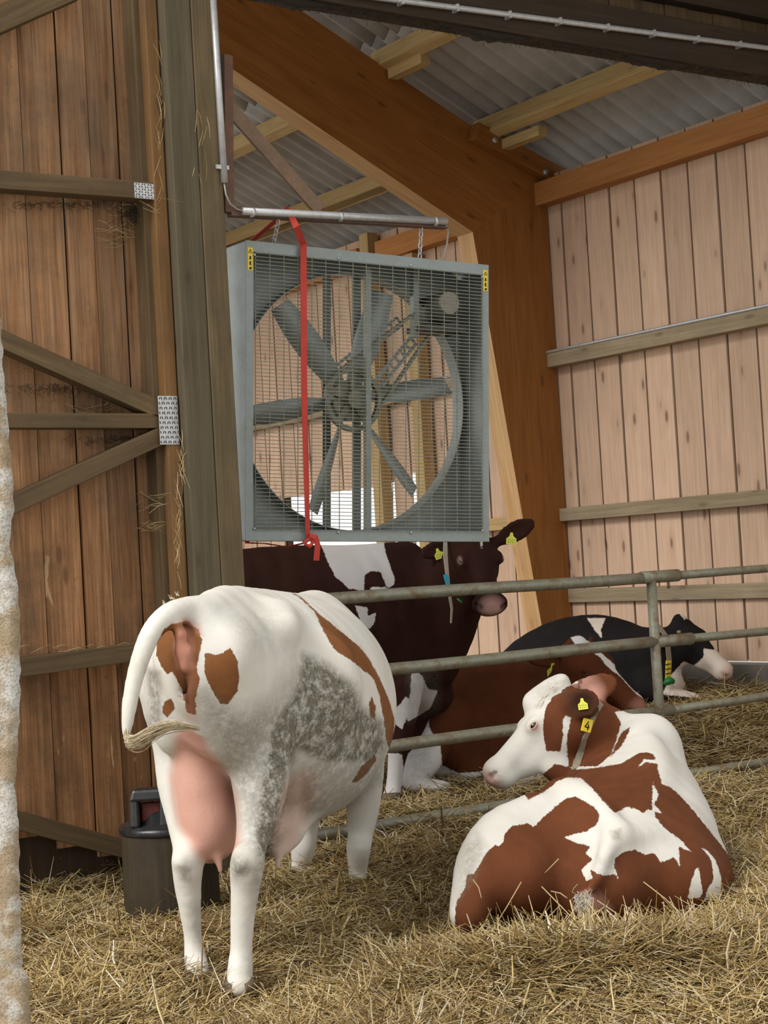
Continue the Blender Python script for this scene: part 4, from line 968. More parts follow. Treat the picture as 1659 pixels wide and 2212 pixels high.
# ---- the standing red-and-white cow seen from behind
def cow_standing():
    f = Flesh(); q0 = P(430, 1400, 5.98); q0[2] = 0; dr = unit([.24, 1.0, 0]); lf = np.cross(UZ, dr)
    def T(s_, l=0, z=0): return q0+dr*s_+lf*l+UZ*z
    st = [(0.0, 1.18, .11, .15), (.14, 1.15, .20, .24), (.38, 1.10, .255, .335), (.68, .98, .37, .445), (1.0, .92, .435, .475), (1.32, .93, .385, .44), (1.58, 1.02, .25, .38), (1.74, 1.05, .16, .27)]
    f.trunk([(T(a, 0, z), w_, h_) for a, z, w_, h_ in st])
    # spine, hooks, pins, tail head
    f.chain([(T(.02, 0, 1.35), .05), (T(.3, 0, 1.39), .055), (T(.8, 0, 1.33), .06), (T(1.5, 0, 1.31), .07)], k=.09)
    for sg in (-1, 1):
        f.cone(T(.36, sg*.215, 1.29), .05, T(.44, sg*.17, 1.31), .06, k=.11)
        f.ell(T(.03, sg*.105, 1.22), (.06, .05, .06), k=.10)
        f.ell(T(.62, sg*.30, 1.06), (.12, .10, .16), k=.1)
    # right hind leg (towards the gate side)
    R_ = [(P(545, 1480, 6.30), .155), (P(560, 1600, 6.26), .128), (P(562, 1690, 6.2), .105), (P(556, 1765, 6.14), .078), (P(542, 1825, 6.07), .058), (P(534, 1868, 6.0), .062), (P(530, 1915, 6.02), .053), (P(524, 1985, 6.04), .044), (P(521, 2050, 6.05), .040), (P(519, 2090, 6.03), .046), (P(517, 2128, 5.98), .047)]
    f.chain(R_, k=.035)
    f.cone(P(540, 1850, 5.98), .035, P(520, 1862, 5.94), .03, k=.04)
    Ls = [(P(372, 1490, 6.42), .13), (P(378, 1600, 6.42), .088), (P(386, 1690, 6.4), .082), (P(396, 1765, 6.36), .066), (P(403, 1825, 6.28), .053), (P(405, 1865, 6.22), .058), (P(406, 1915, 6.24), .050), (P(413, 1985, 6.26), .038), (P(417, 2030, 6.27), .034), (P(422, 2072, 6.25), .042), (P(429, 2104, 6.2), .044)]
    f.chain(Ls, k=.035)
    f.cone(P(405, 1850, 6.2), .035, P(390, 1858, 6.17), .028, k=.04)
    # buttock muscle
    f.ell(P(480, 1500, 6.12), (.13, .12, .24), k=.12); f.ell(P(362, 1500, 6.24), (.08, .11, .22), k=.12)
    # fore legs
    f.chain([(P(775, 1640, 7.55), .12), (P(784, 1730, 7.6), .082), (P(779, 1800, 7.6), .058), (P(775, 1830, 7.57), .056), (P(773, 1880, 7.6), .043), (P(774, 1915, 7.58), .044), (P(776, 1940, 7.52), .048)], k=.04)
    f.chain([(P(655, 1700, 7.85), .11), (P(655, 1790, 7.85), .07), (P(655, 1828, 7.83), .060), (P(650, 1870, 7.85), .046), (P(646, 1903, 7.82), .046), (P(645, 1930, 7.78), .05)], k=.04)
    for x_, y_, d_ in ((506, 2098, 5.985), (531, 2098, 5.985), (411, 2080, 6.2), (436, 2080, 6.2)): f.ell(P(x_, y_, d_), (.014, .014, .018), k=.015)
    # udder and teats
    f.ell(P(436, 1690, 6.34), (.115, .16, .27), k=.03); f.ell(P(454, 1775, 6.36), (.12, .17, .155), k=.05)
    f.ell(P(425, 1590, 6.28), (.075, .10, .2), k=.04)
    f.cone(P(654, 1705, 6.85), .075, P(622, 1790, 6.62), .062, k=.05); f.ell(P(560, 1760, 6.6), (.16, .16, .16), k=.05)
    f.cone(P(638, 1740, 6.75), .085, P(608, 1835, 6.55), .03, k=.05)
    f.cone(P(470, 1850, 6.25), .018, P(477, 1884, 6.25), .012, k=.02); f.cone(P(600, 1838, 6.52), .018, P(601, 1872, 6.52), .012, k=.02)
    f.cone(P(512, 1860, 6.4), .018, P(515, 1885, 6.4), .012, k=.02)
    # flank fold, rear folds
    f.cone(P(640, 1640, 6.65), .03, P(705, 1660, 6.95), .05, k=.06)
    for x_, y_, r1 in ((390, 1372, .030), (388, 1408, .024), (405, 1410, .024), (397, 1440, .022)): f.ell(P(x_, y_, 5.865), (r1*.8, r1, r1*1.3), k=.02)
    f.cone(P(397, 1395, 5.83), .006, P(399, 1445, 5.83), .005, k=.008, op='-')
    f.cone(P(400, 1475, 5.90), .012, P(408, 1540, 6.02), .012, k=.03, op='-')
    # tail swung to the left
    f.chain([(P(455, 1318, 6.08), .05), (P(410, 1316, 5.98), .047), (P(366, 1328, 5.88), .043), (P(330, 1362, 5.82), .038), (P(306, 1415, 5.78), .034), (P(289, 1475, 5.76), .030), (P(278, 1535, 5.74), .026), (P(273, 1585, 5.73), .017)], k=.03)
    # neck and lowered head beyond the body
    n1 = T(1.66, .02, 1.10); n2 = T(1.95, .16, .98); n3 = T(2.02, .38, .86)
    f.econe(n1, .15, .26, n2, .12, .19, k=.08); f.econe(n2, .12, .18, n3, .10, .14, k=.06)
    H = head(f, n3+np.array([.0, .0, .08]), n3+lf*.46+UZ*-.16+dr*.0, UZ+.2*lf, [(-1, -dr*.3+UZ*.3+lf*-.3, lf, .18, .27), (1, dr*.8+UZ*.1, lf, .18, .27)])
    m = coat_material('red_and_white_coat', (.235, .095, .034), (.65, .635, .595), (.14, .125, .09), pinkc=(.60, .31, .23))
    A = [[(621, 1274), (650, 1289), (671, 1309), (708, 1341), (746, 1372), (775, 1395), (800, 1428), (820, 1465), (840, 1511), (852, 1553), (852, 1607), (842, 1625), (833, 1594), (829, 1553), (820, 1503), (806, 1465), (766, 1432), (737, 1413), (723, 1403), (700, 1366), (679, 1320), (646, 1291)],
         [(802, 1503), (812, 1528), (810, 1555), (800, 1548), (797, 1520)], [(760, 1690), (779, 1657), (810, 1630), (812, 1644), (791, 1673), (771, 1690)],
         [(442, 1407), (463, 1415), (479, 1411), (496, 1399), (511, 1420), (517, 1461), (513, 1494), (490, 1524), (475, 1519), (455, 1486), (442, 1453)],
         [(372, 1347), (405, 1341), (430, 1361), (437, 1385), (424, 1440), (432, 1469), (422, 1511), (423, 1545), (404, 1540), (392, 1486), (372, 1450), (362, 1458), (348, 1440), (338, 1415), (338, 1395), (352, 1362)],
         [(355, 1515), (372, 1508), (378, 1530), (362, 1550), (350, 1540)]]
    root = empty('standing_cow', (q0[0], q0[1], 0), 'white cow with brown patches and dirty grey flank, standing rear-on, tail swung left', 'cow')
    ud = [(385, 1560), (425, 1545), (452, 1620), (485, 1660), (512, 1720), (520, 1850), (480, 1900), (430, 1855), (382, 1780), (366, 1680)]
    def udder(V, x, y):
        dep = (V-CP)[:, 1]
        return np.where((dep > 6.0) & (dep < 6.75), soft(sdpoly(x, y, ud), 22), 0)*.9
    def udder2(V, x, y):
        return .5*np.where(V[:, 1] < 7.2, soft(sdpoly(x, y, [(608, 1700), (640, 1665), (682, 1668), (680, 1725), (652, 1800), (610, 1885), (592, 1880), (585, 1800)]), 22), 0)
    o = skin(f, 'body', .0115, m, A, pink=[udder, udder2, ([(385, 1360), (405, 1356), (418, 1385), (418, 1440), (400, 1455), (384, 1440), (376, 1395)], 14, .8), ([(395, 1455), (420, 1450), (425, 1560), (400, 1560)], 20, .3), ([(372, 1345), (400, 1334), (432, 1348), (440, 1375), (428, 1372), (405, 1352)], 10, .55)],
             dirt=[([(655, 1412), (700, 1430), (765, 1478), (780, 1525), (830, 1560), (838, 1620), (800, 1652), (700, 1650), (645, 1625), (620, 1690), (605, 1780), (590, 1860), (560, 1870), (545, 1800), (565, 1650), (585, 1560), (630, 1500)], 26, .93),
                   ([(440, 1500), (520, 1540), (600, 1510), (640, 1430), (680, 1500), (650, 1640), (600, 1820), (540, 1840), (500, 1700), (450, 1580)], 60, .55),
                   ([(650, 1640), (840, 1620), (830, 1690), (760, 1740), (660, 1775), (640, 1700)], 30, .5),
                   ([(316, 1440), (345, 1450), (350, 1560), (322, 1575)], 16, .7), ([(490, 1850), (530, 1845), (545, 1880), (505, 1905)], 22, .6), ([(385, 1870), (412, 1875), (412, 1905), (390, 1900)], 14, .6),
                   ([(540, 1870), (590, 1860), (575, 1960), (550, 1970)], 22, .45), ([(480, 1310), (600, 1320), (620, 1400), (540, 1420)], 50, .22), ([(760, 1840), (800, 1840), (795, 1900), (760, 1900)], 25, .3), ([(400, 1950), (440, 1950), (440, 2060), (410, 2060)], 25, .3), ([(520, 2060), (545, 2060), (545, 2110), (510, 2110)], 25, .4)],
             dark=[([(392, 1350), (404, 1346), (424, 1358), (420, 1364), (402, 1354)], 5, .6), ([(397, 1455), (402, 1455), (408, 1520), (403, 1520)], 6, .5)], parent=root)
    # tail switch: a tuft of long hair swinging across the udder
    hm, nt, b = mat('tail_hair', .7); c_ = attr(nt, 'rnd').outputs['Fac']; L(nt, mix(nt, c_, (.30, .22, .11), (.72, .64, .48)), b.inputs['Base Color'])
    mb = MB(); tip = [P(273, 1570, 5.73), P(277, 1600, 5.71), P(300, 1600, 5.69), P(335, 1578, 5.67), P(380, 1566, 5.66), P(432, 1574, 5.68)]
    TP = spline(np.array(tip), 6)
    for i in range(560):
        j = RNG.randn(3)*.55; u0_ = RNG.rand()*.22; u1_ = min(1, u0_+.30+.55*RNG.rand()+.1); pts = []
        for k in range(8):
            u = u0_+(u1_-u0_)*k/7; q = TP[min(int(u*(len(TP)-1)), len(TP)-1)]; q2 = TP[min(int(u*(len(TP)-1))+1, len(TP)-1)]; fr2 = u*(len(TP)-1)%1
            wdt = np.interp(u, [0, .15, .45, .8, 1], [.007, .013, .020, .012, .004])
            pts.append(q*(1-fr2)+q2*fr2+j*wdt*np.array([.6, 1, 1])+UZ*.006*math.sin(9*u+j[0]*4)*k/7)
        mb.tube(pts, [.0013]*6+[.0008, .0002], 3, cap=False, rnd=random.random())
    mb.build('tail_switch', hm, root)
    mb = MB()
    for x_, y_ in ((385, 1283), (356, 1301), (372, 1290)):
        for i in range(5):
            a = P(x_+random.gauss(0, 4), y_+4, 5.98); mb.tube([a, a+np.array([random.gauss(-.005, .008), 0, random.uniform(.008, .018)])], [.0012, .0003], 3, cap=False, rnd=.9)
    mb.build('tailhead_hair', hm, root)
    hoof = plain('dull_hoof', (.12, .09, .06), .6)
    for (x_, y_, d_) in ((517, 2136, 5.97), (430, 2112, 6.19), (776, 1946, 7.51), (645, 1936, 7.77)):
        q = P(x_, y_, d_)
        for sg in (-1, 1): MB().tube([q+np.array([sg*.024, 0, .03]), q+np.array([sg*.026, .01, -.01])], [.03, .036], 12).build('hoof', hoof, root)
    return root
cow_standing()

HOOF = plain('hoof_horn', (.12, .09, .06), .6)
# ---- the red-and-white cow lying in the right foreground, head turned back to the left
def cow_lying_front():
    f = Flesh()
    # barrel and fore-body
    f.trunk([(P(1335, 1885, 6.75), .26, .17), (P(1335, 1868, 7.0), .36, .275), (P(1352, 1838, 7.35), .41, .36), (P(1368, 1790, 7.7), .35, .38), (P(1382, 1735, 7.98), .24, .33)], k=.08)
    f.chain([(P(1330, 1792, 6.72), .035), (P(1385, 1760, 6.95), .045), (P(1412, 1690, 7.3), .05), (P(1412, 1640, 7.6), .05), (P(1386, 1598, 7.9), .06)], k=.10)
    f.ell(P(1376, 1612, 7.95), (.10, .14, .10), k=.07)
    f.ell(P(1440, 1770, 7.9), (.17, .2, .26), k=.09)
    f.ell(P(1300, 1790, 7.75), (.17, .2, .24), k=.09)
    f.ell(P(1500, 1890, 7.2), (.16, .28, .15), k=.08)
    # left hip: hook bone, ridge down to the tail head, thigh folded on the straw
    f.chain([(P(1218, 1722, 6.93), .085), (P(1262, 1733, 6.83), .075), (P(1300, 1765, 6.72), .062), (P(1330, 1800, 6.62), .05)], k=.05)
    f.ell(P(1205, 1850, 6.86), (.245, .25, .245), k=.09)
    f.chain([(P(1150, 1770, 6.8), .10), (P(1085, 1810, 6.7), .115), (P(1042, 1870, 6.6), .10), (P(1022, 1930, 6.5), .085), (P(1010, 1975, 6.42), .07)], k=.08)
    f.ell(P(1110, 1890, 6.66), (.20, .2, .17), k=.09)
    # right rump and thigh
    f.chain([(P(1345, 1810, 6.62), .045), (P(1400, 1812, 6.74), .055), (P(1460, 1824, 6.9), .06), (P(1500, 1850, 7.0), .07)], k=.05)
    f.ell(P(1430, 1900, 6.86), (.27, .24, .175), k=.08)
    f.ell(P(1300, 1915, 6.65), (.19, .18, .165), k=.09)
    # tail falling over the rump
    f.chain([(P(1330, 1800, 6.63), .034), (P(1312, 1835, 6.53), .028), (P(1300, 1870, 6.49), .022), (P(1285, 1905, 6.46), .018), (P(1262, 1935, 6.42), .014)], k=.05)
    # neck turned to the left
    f.trunk([(P(1400, 1640, 8.0), .17, .22), (P(1345, 1635, 8.06), .155, .21), (P(1290, 1600, 8.02), .125, .185), (P(1245, 1560, 7.95), .105, .155), (P(1222, 1540, 7.9), .09, .13)], k=.06, up=unit([.45, .1, 1]))
    f.chain([(P(1240, 1665, 7.9), .06), (P(1290, 1690, 7.95), .10), (P(1330, 1740, 7.9), .12)], k=.08)
    f.chain([(P(1185, 1660, 7.82), .035), (P(1215, 1690, 7.85), .04), (P(1250, 1740, 7.85), .06)], k=.06)
    H = head(f, P(1196, 1484, 7.92), P(1024, 1656, 7.80), P(1120, 1420, 7.9)-P(1196, 1484, 7.92), [(1, np.array([1, -.35, .16]), np.array([.25, -1, .12]), .155, .46), (-1, np.array([.93, .10, .34]), np.array([.1, -1, .15]), .31, .24)], mw=1.1, mh=1.22, eye=(.215, .085, -.044))
    f.ell(P(1205, 1652, 7.86), (.06, .06, .06), k=.05)
    f.cone(H['h'](.10, 0, -.21), .065, H['h'](.34, 0, -.165), .05, k=.05)
    f.chain([(P(1160, 1520, 7.92), .07), (P(1190, 1492, 7.92), .058), (P(1212, 1474, 7.92), .044)], k=.03)
    m = coat_material('red_brown_and_white_coat', (.145, .047, .018), (.61, .595, .56), (.22, .19, .14), pinkc=(.66, .40, .33))
    M_ = [(985, 1950), (1005, 1917), (1009, 1888), (1023, 1888), (1036, 1868), (1050, 1843), (1069, 1825), (1079, 1829), (1087, 1819), (1091, 1800), (1107, 1784), (1140, 1778), (1153, 1786), (1165, 1774), (1196, 1745), (1224, 1724), (1241, 1720), (1263, 1731), (1286, 1745), (1296, 1763), (1288, 1782), (1267, 1796), (1214, 1808), (1247, 1821), (1276, 1829), (1265, 1843), (1280, 1856), (1267, 1868), (1255, 1880), (1267, 1903), (1280, 1897), (1275, 1878), (1297, 1890), (1315, 1892), (1326, 1886), (1340, 1905), (1328, 1876), (1328, 1856), (1346, 1841), (1371, 1835), (1393, 1847), (1412, 1841), (1428, 1864), (1457, 1851), (1469, 1872), (1465, 1827), (1494, 1841), (1469, 1813), (1436, 1790), (1416, 1765), (1414, 1753), (1430, 1757), (1412, 1737), (1424, 1718), (1410, 1690), (1408, 1751), (1397, 1749), (1391, 1757), (1373, 1747), (1354, 1743), (1328, 1757), (1301, 1728), (1280, 1704), (1255, 1681), (1226, 1679), (1206, 1687), (1177, 1710), (1140, 1728), (1130, 1710), (1200, 1650), (1247, 1662), (1285, 1659), (1342, 1649), (1375, 1630), (1391, 1622), (1412, 1630), (1418, 1642), (1391, 1640), (1379, 1657), (1394, 1646), (1420, 1650), (1422, 1668), (1430, 1692), (1453, 1704), (1481, 1731), (1510, 1765), (1600, 1880), (1600, 2050), (980, 2050)]
    nape = [(1234, 1546), (1225, 1594), (1225, 1627), (1231, 1668), (1283, 1662), (1319, 1631), (1331, 1600), (1342, 1561), (1325, 1535), (1300, 1505), (1262, 1500), (1236, 1512)]
    body = [M_]
    cheek = [(1214, 1496), (1196, 1503), (1182, 1523), (1175, 1550), (1173, 1580), (1180, 1623), (1211, 1623), (1216, 1594), (1216, 1555), (1228, 1530), (1226, 1500)]
    ears_ = [[(1214, 1490), (1240, 1476), (1275, 1482), (1280, 1530), (1250, 1552), (1215, 1545), (1208, 1515)], [(1246, 1500), (1250, 1462), (1290, 1440), (1352, 1450), (1350, 1535), (1290, 1542), (1255, 1530)]]
    small = [(1173, 1671), (1184, 1663), (1200, 1679), (1177, 1694)]
    spike = [(1362, 1570), (1346, 1579), (1334, 1599), (1318, 1636), (1342, 1612), (1354, 1591)]
    W1 = [(1486, 1940), (1494, 1900), (1504, 1876), (1509, 1872), (1513, 1898), (1518, 1925), (1512, 1940)]
    W2 = [(1516, 1831), (1531, 1840), (1545, 1856), (1551, 1875), (1558, 1895), (1557, 1945), (1520, 1945), (1532, 1915), (1542, 1900), (1540, 1880), (1537, 1858)]
    def extra(V, x, y, pt):
        dep = V[:, 1]; near = dep < 7.62
        bod = np.maximum(sdpoly(x, y, M_), -200); bod = np.minimum(np.minimum(bod, -sdpoly(x, y, W1)), -sdpoly(x, y, W2))
        hd = np.maximum.reduce([sdpoly(x, y, q) for q in (nape, cheek, small, spike, *ears_)])
        isbody = (y > 1655) & ~((x < 1232) & (dep > 7.5))
        r_ = np.where(isbody, bod, np.maximum(hd, np.where(y > 1625, bod, -200)))
        r_ = np.where((dep > 8.2), np.maximum(r_, 3), r_)
        return r_
    root = empty('lying_cow', (P(1330, 1900, 7.1)[0], 7.1, gz(.9, 7.1)), 'brown and white cow lying in the right foreground, wearing collar tag number 4', 'cow')
    o = skin(f, 'body', .0105, m, [], extra=extra, parent=root,
             pink=[blob(H['h'](.53, .0, -.10), .06), blob(H['h'](.215, .095, -.05), .022), blob(H['h'](.215, -.095, -.05), .022), lambda V, x, y: .85*np.clip(1.6-np.linalg.norm((V-H['ears'][1][0])/np.array([1, 1, 1]), axis=1)/.062, 0, 1)*(((V-H['ears'][1][0])@H['ears'][1][3]) > -.012), ([(1255, 1930), (1290, 1925), (1320, 1965), (1260, 1975)], 20, .55)],
             dirt=[([(1000, 1830), (1030, 1800), (1050, 1830), (1020, 1900), (985, 1950)], 25, .5), ([(1318, 1795), (1340, 1790), (1342, 1812), (1322, 1815)], 10, .6), ([(1195, 1440), (1235, 1450), (1225, 1490), (1170, 1510), (1140, 1500)], 25, .3), ([(1290, 1850), (1325, 1850), (1325, 1880), (1290, 1890)], 20, .25)],
             dark=[lambda V, x, y: .75*np.clip(1.45-np.linalg.norm(V-H['ears'][0][0], axis=1)/.085, 0, 1), blob(H['nos'][0], .012), blob(H['nos'][1], .012), lambda V, x, y: .7*soft(sdpoly(x, y, ears_[1]), 8)*(np.abs(sdpoly(x, y, ears_[1])) < 7)*(np.linalg.norm(V-H['ears'][1][0], axis=1) < .17)*(y < 1525)])
    lid = plain('pink_eyelid', (.50, .36, .31), .5)
    eyes(H, root, lidm=lid, body=o)
    ear_tag(H['ears'][0], root, -.0, .020, .046, drop=unit([.12, 0, -1])); ear_tag(H['ears'][1], root, -.035, .0, .05, drop=unit([.1, 0, -1]))
    # collar around the neck
    cl = wrap(o, [(1297, 1518), (1292, 1530), (1282, 1548), (1272, 1570), (1262, 1595), (1254, 1622), (1247, 1645), (1243, 1662)], .036, .16, MT['strap'], root)
    nt_c = hit(o, 1263, 1567, .012)[0]; rgt = unit(P(1280, 1571, 7.83)-P(1252, 1564, 7.80)); dwn = unit(P(1257, 1590, 7.83)-P(1267, 1545, 7.83)); nrm = np.cross(rgt, dwn); nrm = nrm if nrm[1] < 0 else -nrm
    def q4(a, b, o_=0): return nt_c+rgt*a+dwn*b+nrm*o_
    w_ = .027; mb = MB(); mb.hexa([q4(-w_, -.031, 0), q4(w_, -.031, 0), q4(w_, -.031, .006), q4(-w_, -.031, .006)], [q4(-w_, .031, 0), q4(w_, .031, 0), q4(w_, .031, .006), q4(-w_, .031, .006)])
    tg = mb.build('number_tag', MT['yellow'], cl, .002); tg['label'] = 'yellow tag with the black number 4'
    mb = MB(); st = .0055
    for (a0, b0), (a1, b1) in (((.003, -.019), (-.012, .008)), ((-.012, .008), (.013, .008)), ((.006, -.006), (.006, .021))): mb.beam(q4(a0, b0, .0068), q4(a1, b1, .0068), st, .0015, nrm)
    mb.build('digit', MT['black'], tg)
    hm, nt, b = mat('tail_hair_white', .7); L(nt, mix(nt, attr(nt, 'rnd').outputs['Fac'], (.5, .42, .3), (.8, .77, .7)), b.inputs['Base Color'])
    mb = MB(); base = P(1258, 1938, 6.38)
    for i in range(160):
        a = base+RNG.randn(3)*.012; pts = [a+np.array([math.cos(t*1.5+i)*.014, math.sin(t*1.2+i*.7)*.014, -.012*t]) for t in range(5)]; mb.tube(pts, .0012, 3, cap=False, rnd=random.random())
    mb.build('tail_switch', hm, root)
    mb = MB()
    for i in range(260):
        a = H['h'](random.uniform(-.02, .12), random.gauss(0, .035), .012-.02*random.random()); d = unit(np.array([random.gauss(-.3, .5), -.3, random.gauss(-.1, .6)]))
        mb.tube([a, a+d*.012+H['X']*.012, a+d*.016+H['X']*.03], [.0014, .0012, .0003], 3, cap=False, rnd=random.random())
    mb.build('forelock', hm, root)['kind'] = 'stuff'
    return root
cow_lying_front()

# ---- dark brown cow standing behind the fan, looking at the viewer
def cow_dark():
    f = Flesh()
    f.trunk([(P(330, 1330, 9.55), .12, .17), (P(380, 1335, 9.6), .24, .30), (P(480, 1345, 9.7), .30, .37), (P(620, 1365, 9.82), .38, .475), (P(740, 1368, 9.92), .40, .49), (P(860, 1352, 10.0), .32, .455), (P(925, 1350, 10.02), .22, .38), (P(962, 1365, 10.0), .13, .25)], k=.08)
    f.chain([(P(400, 1225, 9.62), .05), (P(560, 1208, 9.78), .06), (P(760, 1205, 9.92), .06), (P(880, 1200, 10.0), .08)], k=.1)
    # neck and dewlap
    f.trunk([(P(900, 1330, 10.0), .21, .34), (P(950, 1290, 9.92), .17, .27), (P(992, 1240, 9.80), .14, .20), (P(1012, 1215, 9.72), .11, .15)], k=.08, up=unit([-.35, 0, 1]))
    f.chain([(P(1010, 1300, 9.75), .06), (P(985, 1370, 9.88), .09), (P(955, 1450, 9.92), .08)], k=.1)
    H = head(f, P(1030, 1138, 9.72), P(1068, 1296, 9.36), UZ*.45+np.array([.18, -1, 0]), [(-1, np.array([-.95, -.05, -.22]), np.array([-.1, -1, .1]), .21, .27), (1, np.array([.9, -.08, .42]), np.array([.05, -1, .05]), .24, .27)], wide=1.28, mw=1.45, mh=1.25)
    # legs
    f.chain([(P(868, 1480, 9.75), .13), (P(868, 1560, 9.72), .082), (P(862, 1610, 9.70), .065), (P(856, 1650, 9.7), .05), (P(850, 1700, 9.68), .045), (P(846, 1722, 9.64), .055)], k=.05)
    f.chain([(P(905, 1470, 10.15), .12), (P(896, 1560, 10.2), .075), (P(888, 1600, 10.2), .06), (P(884, 1660, 10.2), .045), (P(882, 1700, 10.18), .05)], k=.05)
    f.chain([(P(420, 1430, 9.45), .17), (P(400, 1540, 9.4), .1), (P(392, 1600, 9.4), .065), (P(400, 1700, 9.4), .045), (P(404, 1760, 9.36), .055)], k=.05)
    f.chain([(P(440, 1430, 9.9), .17), (P(420, 1540, 9.9), .1), (P(412, 1600, 9.9), .065), (P(420, 1700, 9.9), .045), (P(424, 1740, 9.86), .055)], k=.05)
    f.ell(P(930, 1500, 10.1), (.14, .2, .13), k=.08)
    f.chain([(P(330, 1250, 9.5), .04), (P(316, 1400, 9.45), .03), (P(318, 1560, 9.45), .02)], k=.03)
    m = coat_material('dark_brown_coat', (.034, .011, .007), (.56, .54, .55), pinkc=(.56, .37, .34), scale=.8)
    W_ = [[(692, 1140), (692, 1174), (708, 1214), (724, 1245), (755, 1272), (786, 1276), (788, 1242), (800, 1234), (822, 1235), (837, 1272), (850, 1264), (853, 1250), (845, 1229), (833, 1194), (829, 1172), (829, 1140)],
          [(767, 1308), (794, 1312), (794, 1331), (812, 1323), (810, 1343), (798, 1359), (780, 1345)], [(800, 1268), (836, 1268), (834, 1285), (800, 1284)],
          [(853, 1535), (877, 1504), (886, 1515), (880, 1550), (868, 1575), (855, 1566)], [(890, 1440), (912, 1460), (924, 1488), (946, 1492), (930, 1530), (880, 1560), (886, 1500)],
          [(800, 1625), (868, 1628), (872, 1660), (860, 1760), (800, 1760)], [(1036, 1168), (1042, 1168), (1042, 1186), (1038, 1184)]]
    root = empty('standing_cow', (P(700, 1700, 9.85)[0], 9.85, .15), 'dark brown cow with white patches standing behind the fan and looking ahead', 'cow')
    o = skin(f, 'body', .013, m, W_, inv=True, parent=root, pink=[lambda V, x, y: 1.0*np.clip(1.6-np.linalg.norm(V-H['h'](.54, 0, -.065), axis=1)/.062, 0, 1), lambda V, x, y: .5*np.clip(1.4-np.linalg.norm(V-H['h'](.195, .10, -.055), axis=1)/.024, 0, 1), lambda V, x, y: .5*np.clip(1.4-np.linalg.norm(V-H['h'](.195, -.10, -.055), axis=1)/.024, 0, 1)],
         dirt=[([(880, 1440), (950, 1440), (950, 1540), (880, 1560)], 20, .25)], dark=[lambda V, x, y: np.maximum(*[np.clip(1.5-np.linalg.norm(V-q_, axis=1)/.016, 0, 1) for q_ in H['nos']])])
    eyes(H, root, lidm=plain('tan_eyelid', (.30, .17, .125), .5), body=o)
    ear_tag(H['ears'][0], root, .0, 0, .055, drop=unit([.3, 0, -1])); ear_tag(H['ears'][1], root, -.03, 0, .06, drop=unit([-.1, 0, -1]))
    c_ = P(968, 1262, 9.84); ax_ = unit(P(1012, 1215, 9.72)-P(930, 1300, 9.95))
    ps = [P(962, 1160, 9.72), P(962, 1200, 9.62), P(966, 1240, 9.58), P(972, 1290, 9.56), P(976, 1315, 9.55), P(974, 1346, 9.55)]
    cl = MB().ribbon(ps, UX, [.022, .03, .024, .02, .016, .01], .004).build('collar', MT['cord'], root)
    MB().ribbon([P(962, 1241, 9.562), P(968, 1264, 9.555)], UX, .028, .006).build('tag_clip', MT['blue'], cl)
    MB().tube([P(988, 1293, 9.5), P(998, 1302, 9.48)], .006, 8).build('green_clip', MT['green'], cl)
    for x_, y_, d_ in ((846, 1732, 9.63), (882, 1708, 10.17), (404, 1772, 9.35), (424, 1752, 9.85)):
        q = P(x_, y_, d_); MB().tube([q+np.array([0, 0, .05]), q+np.array([0, -.01, -.01])], [.052, .062], 14).build('hoof', HOOF, root)
    return root
cow_dark()

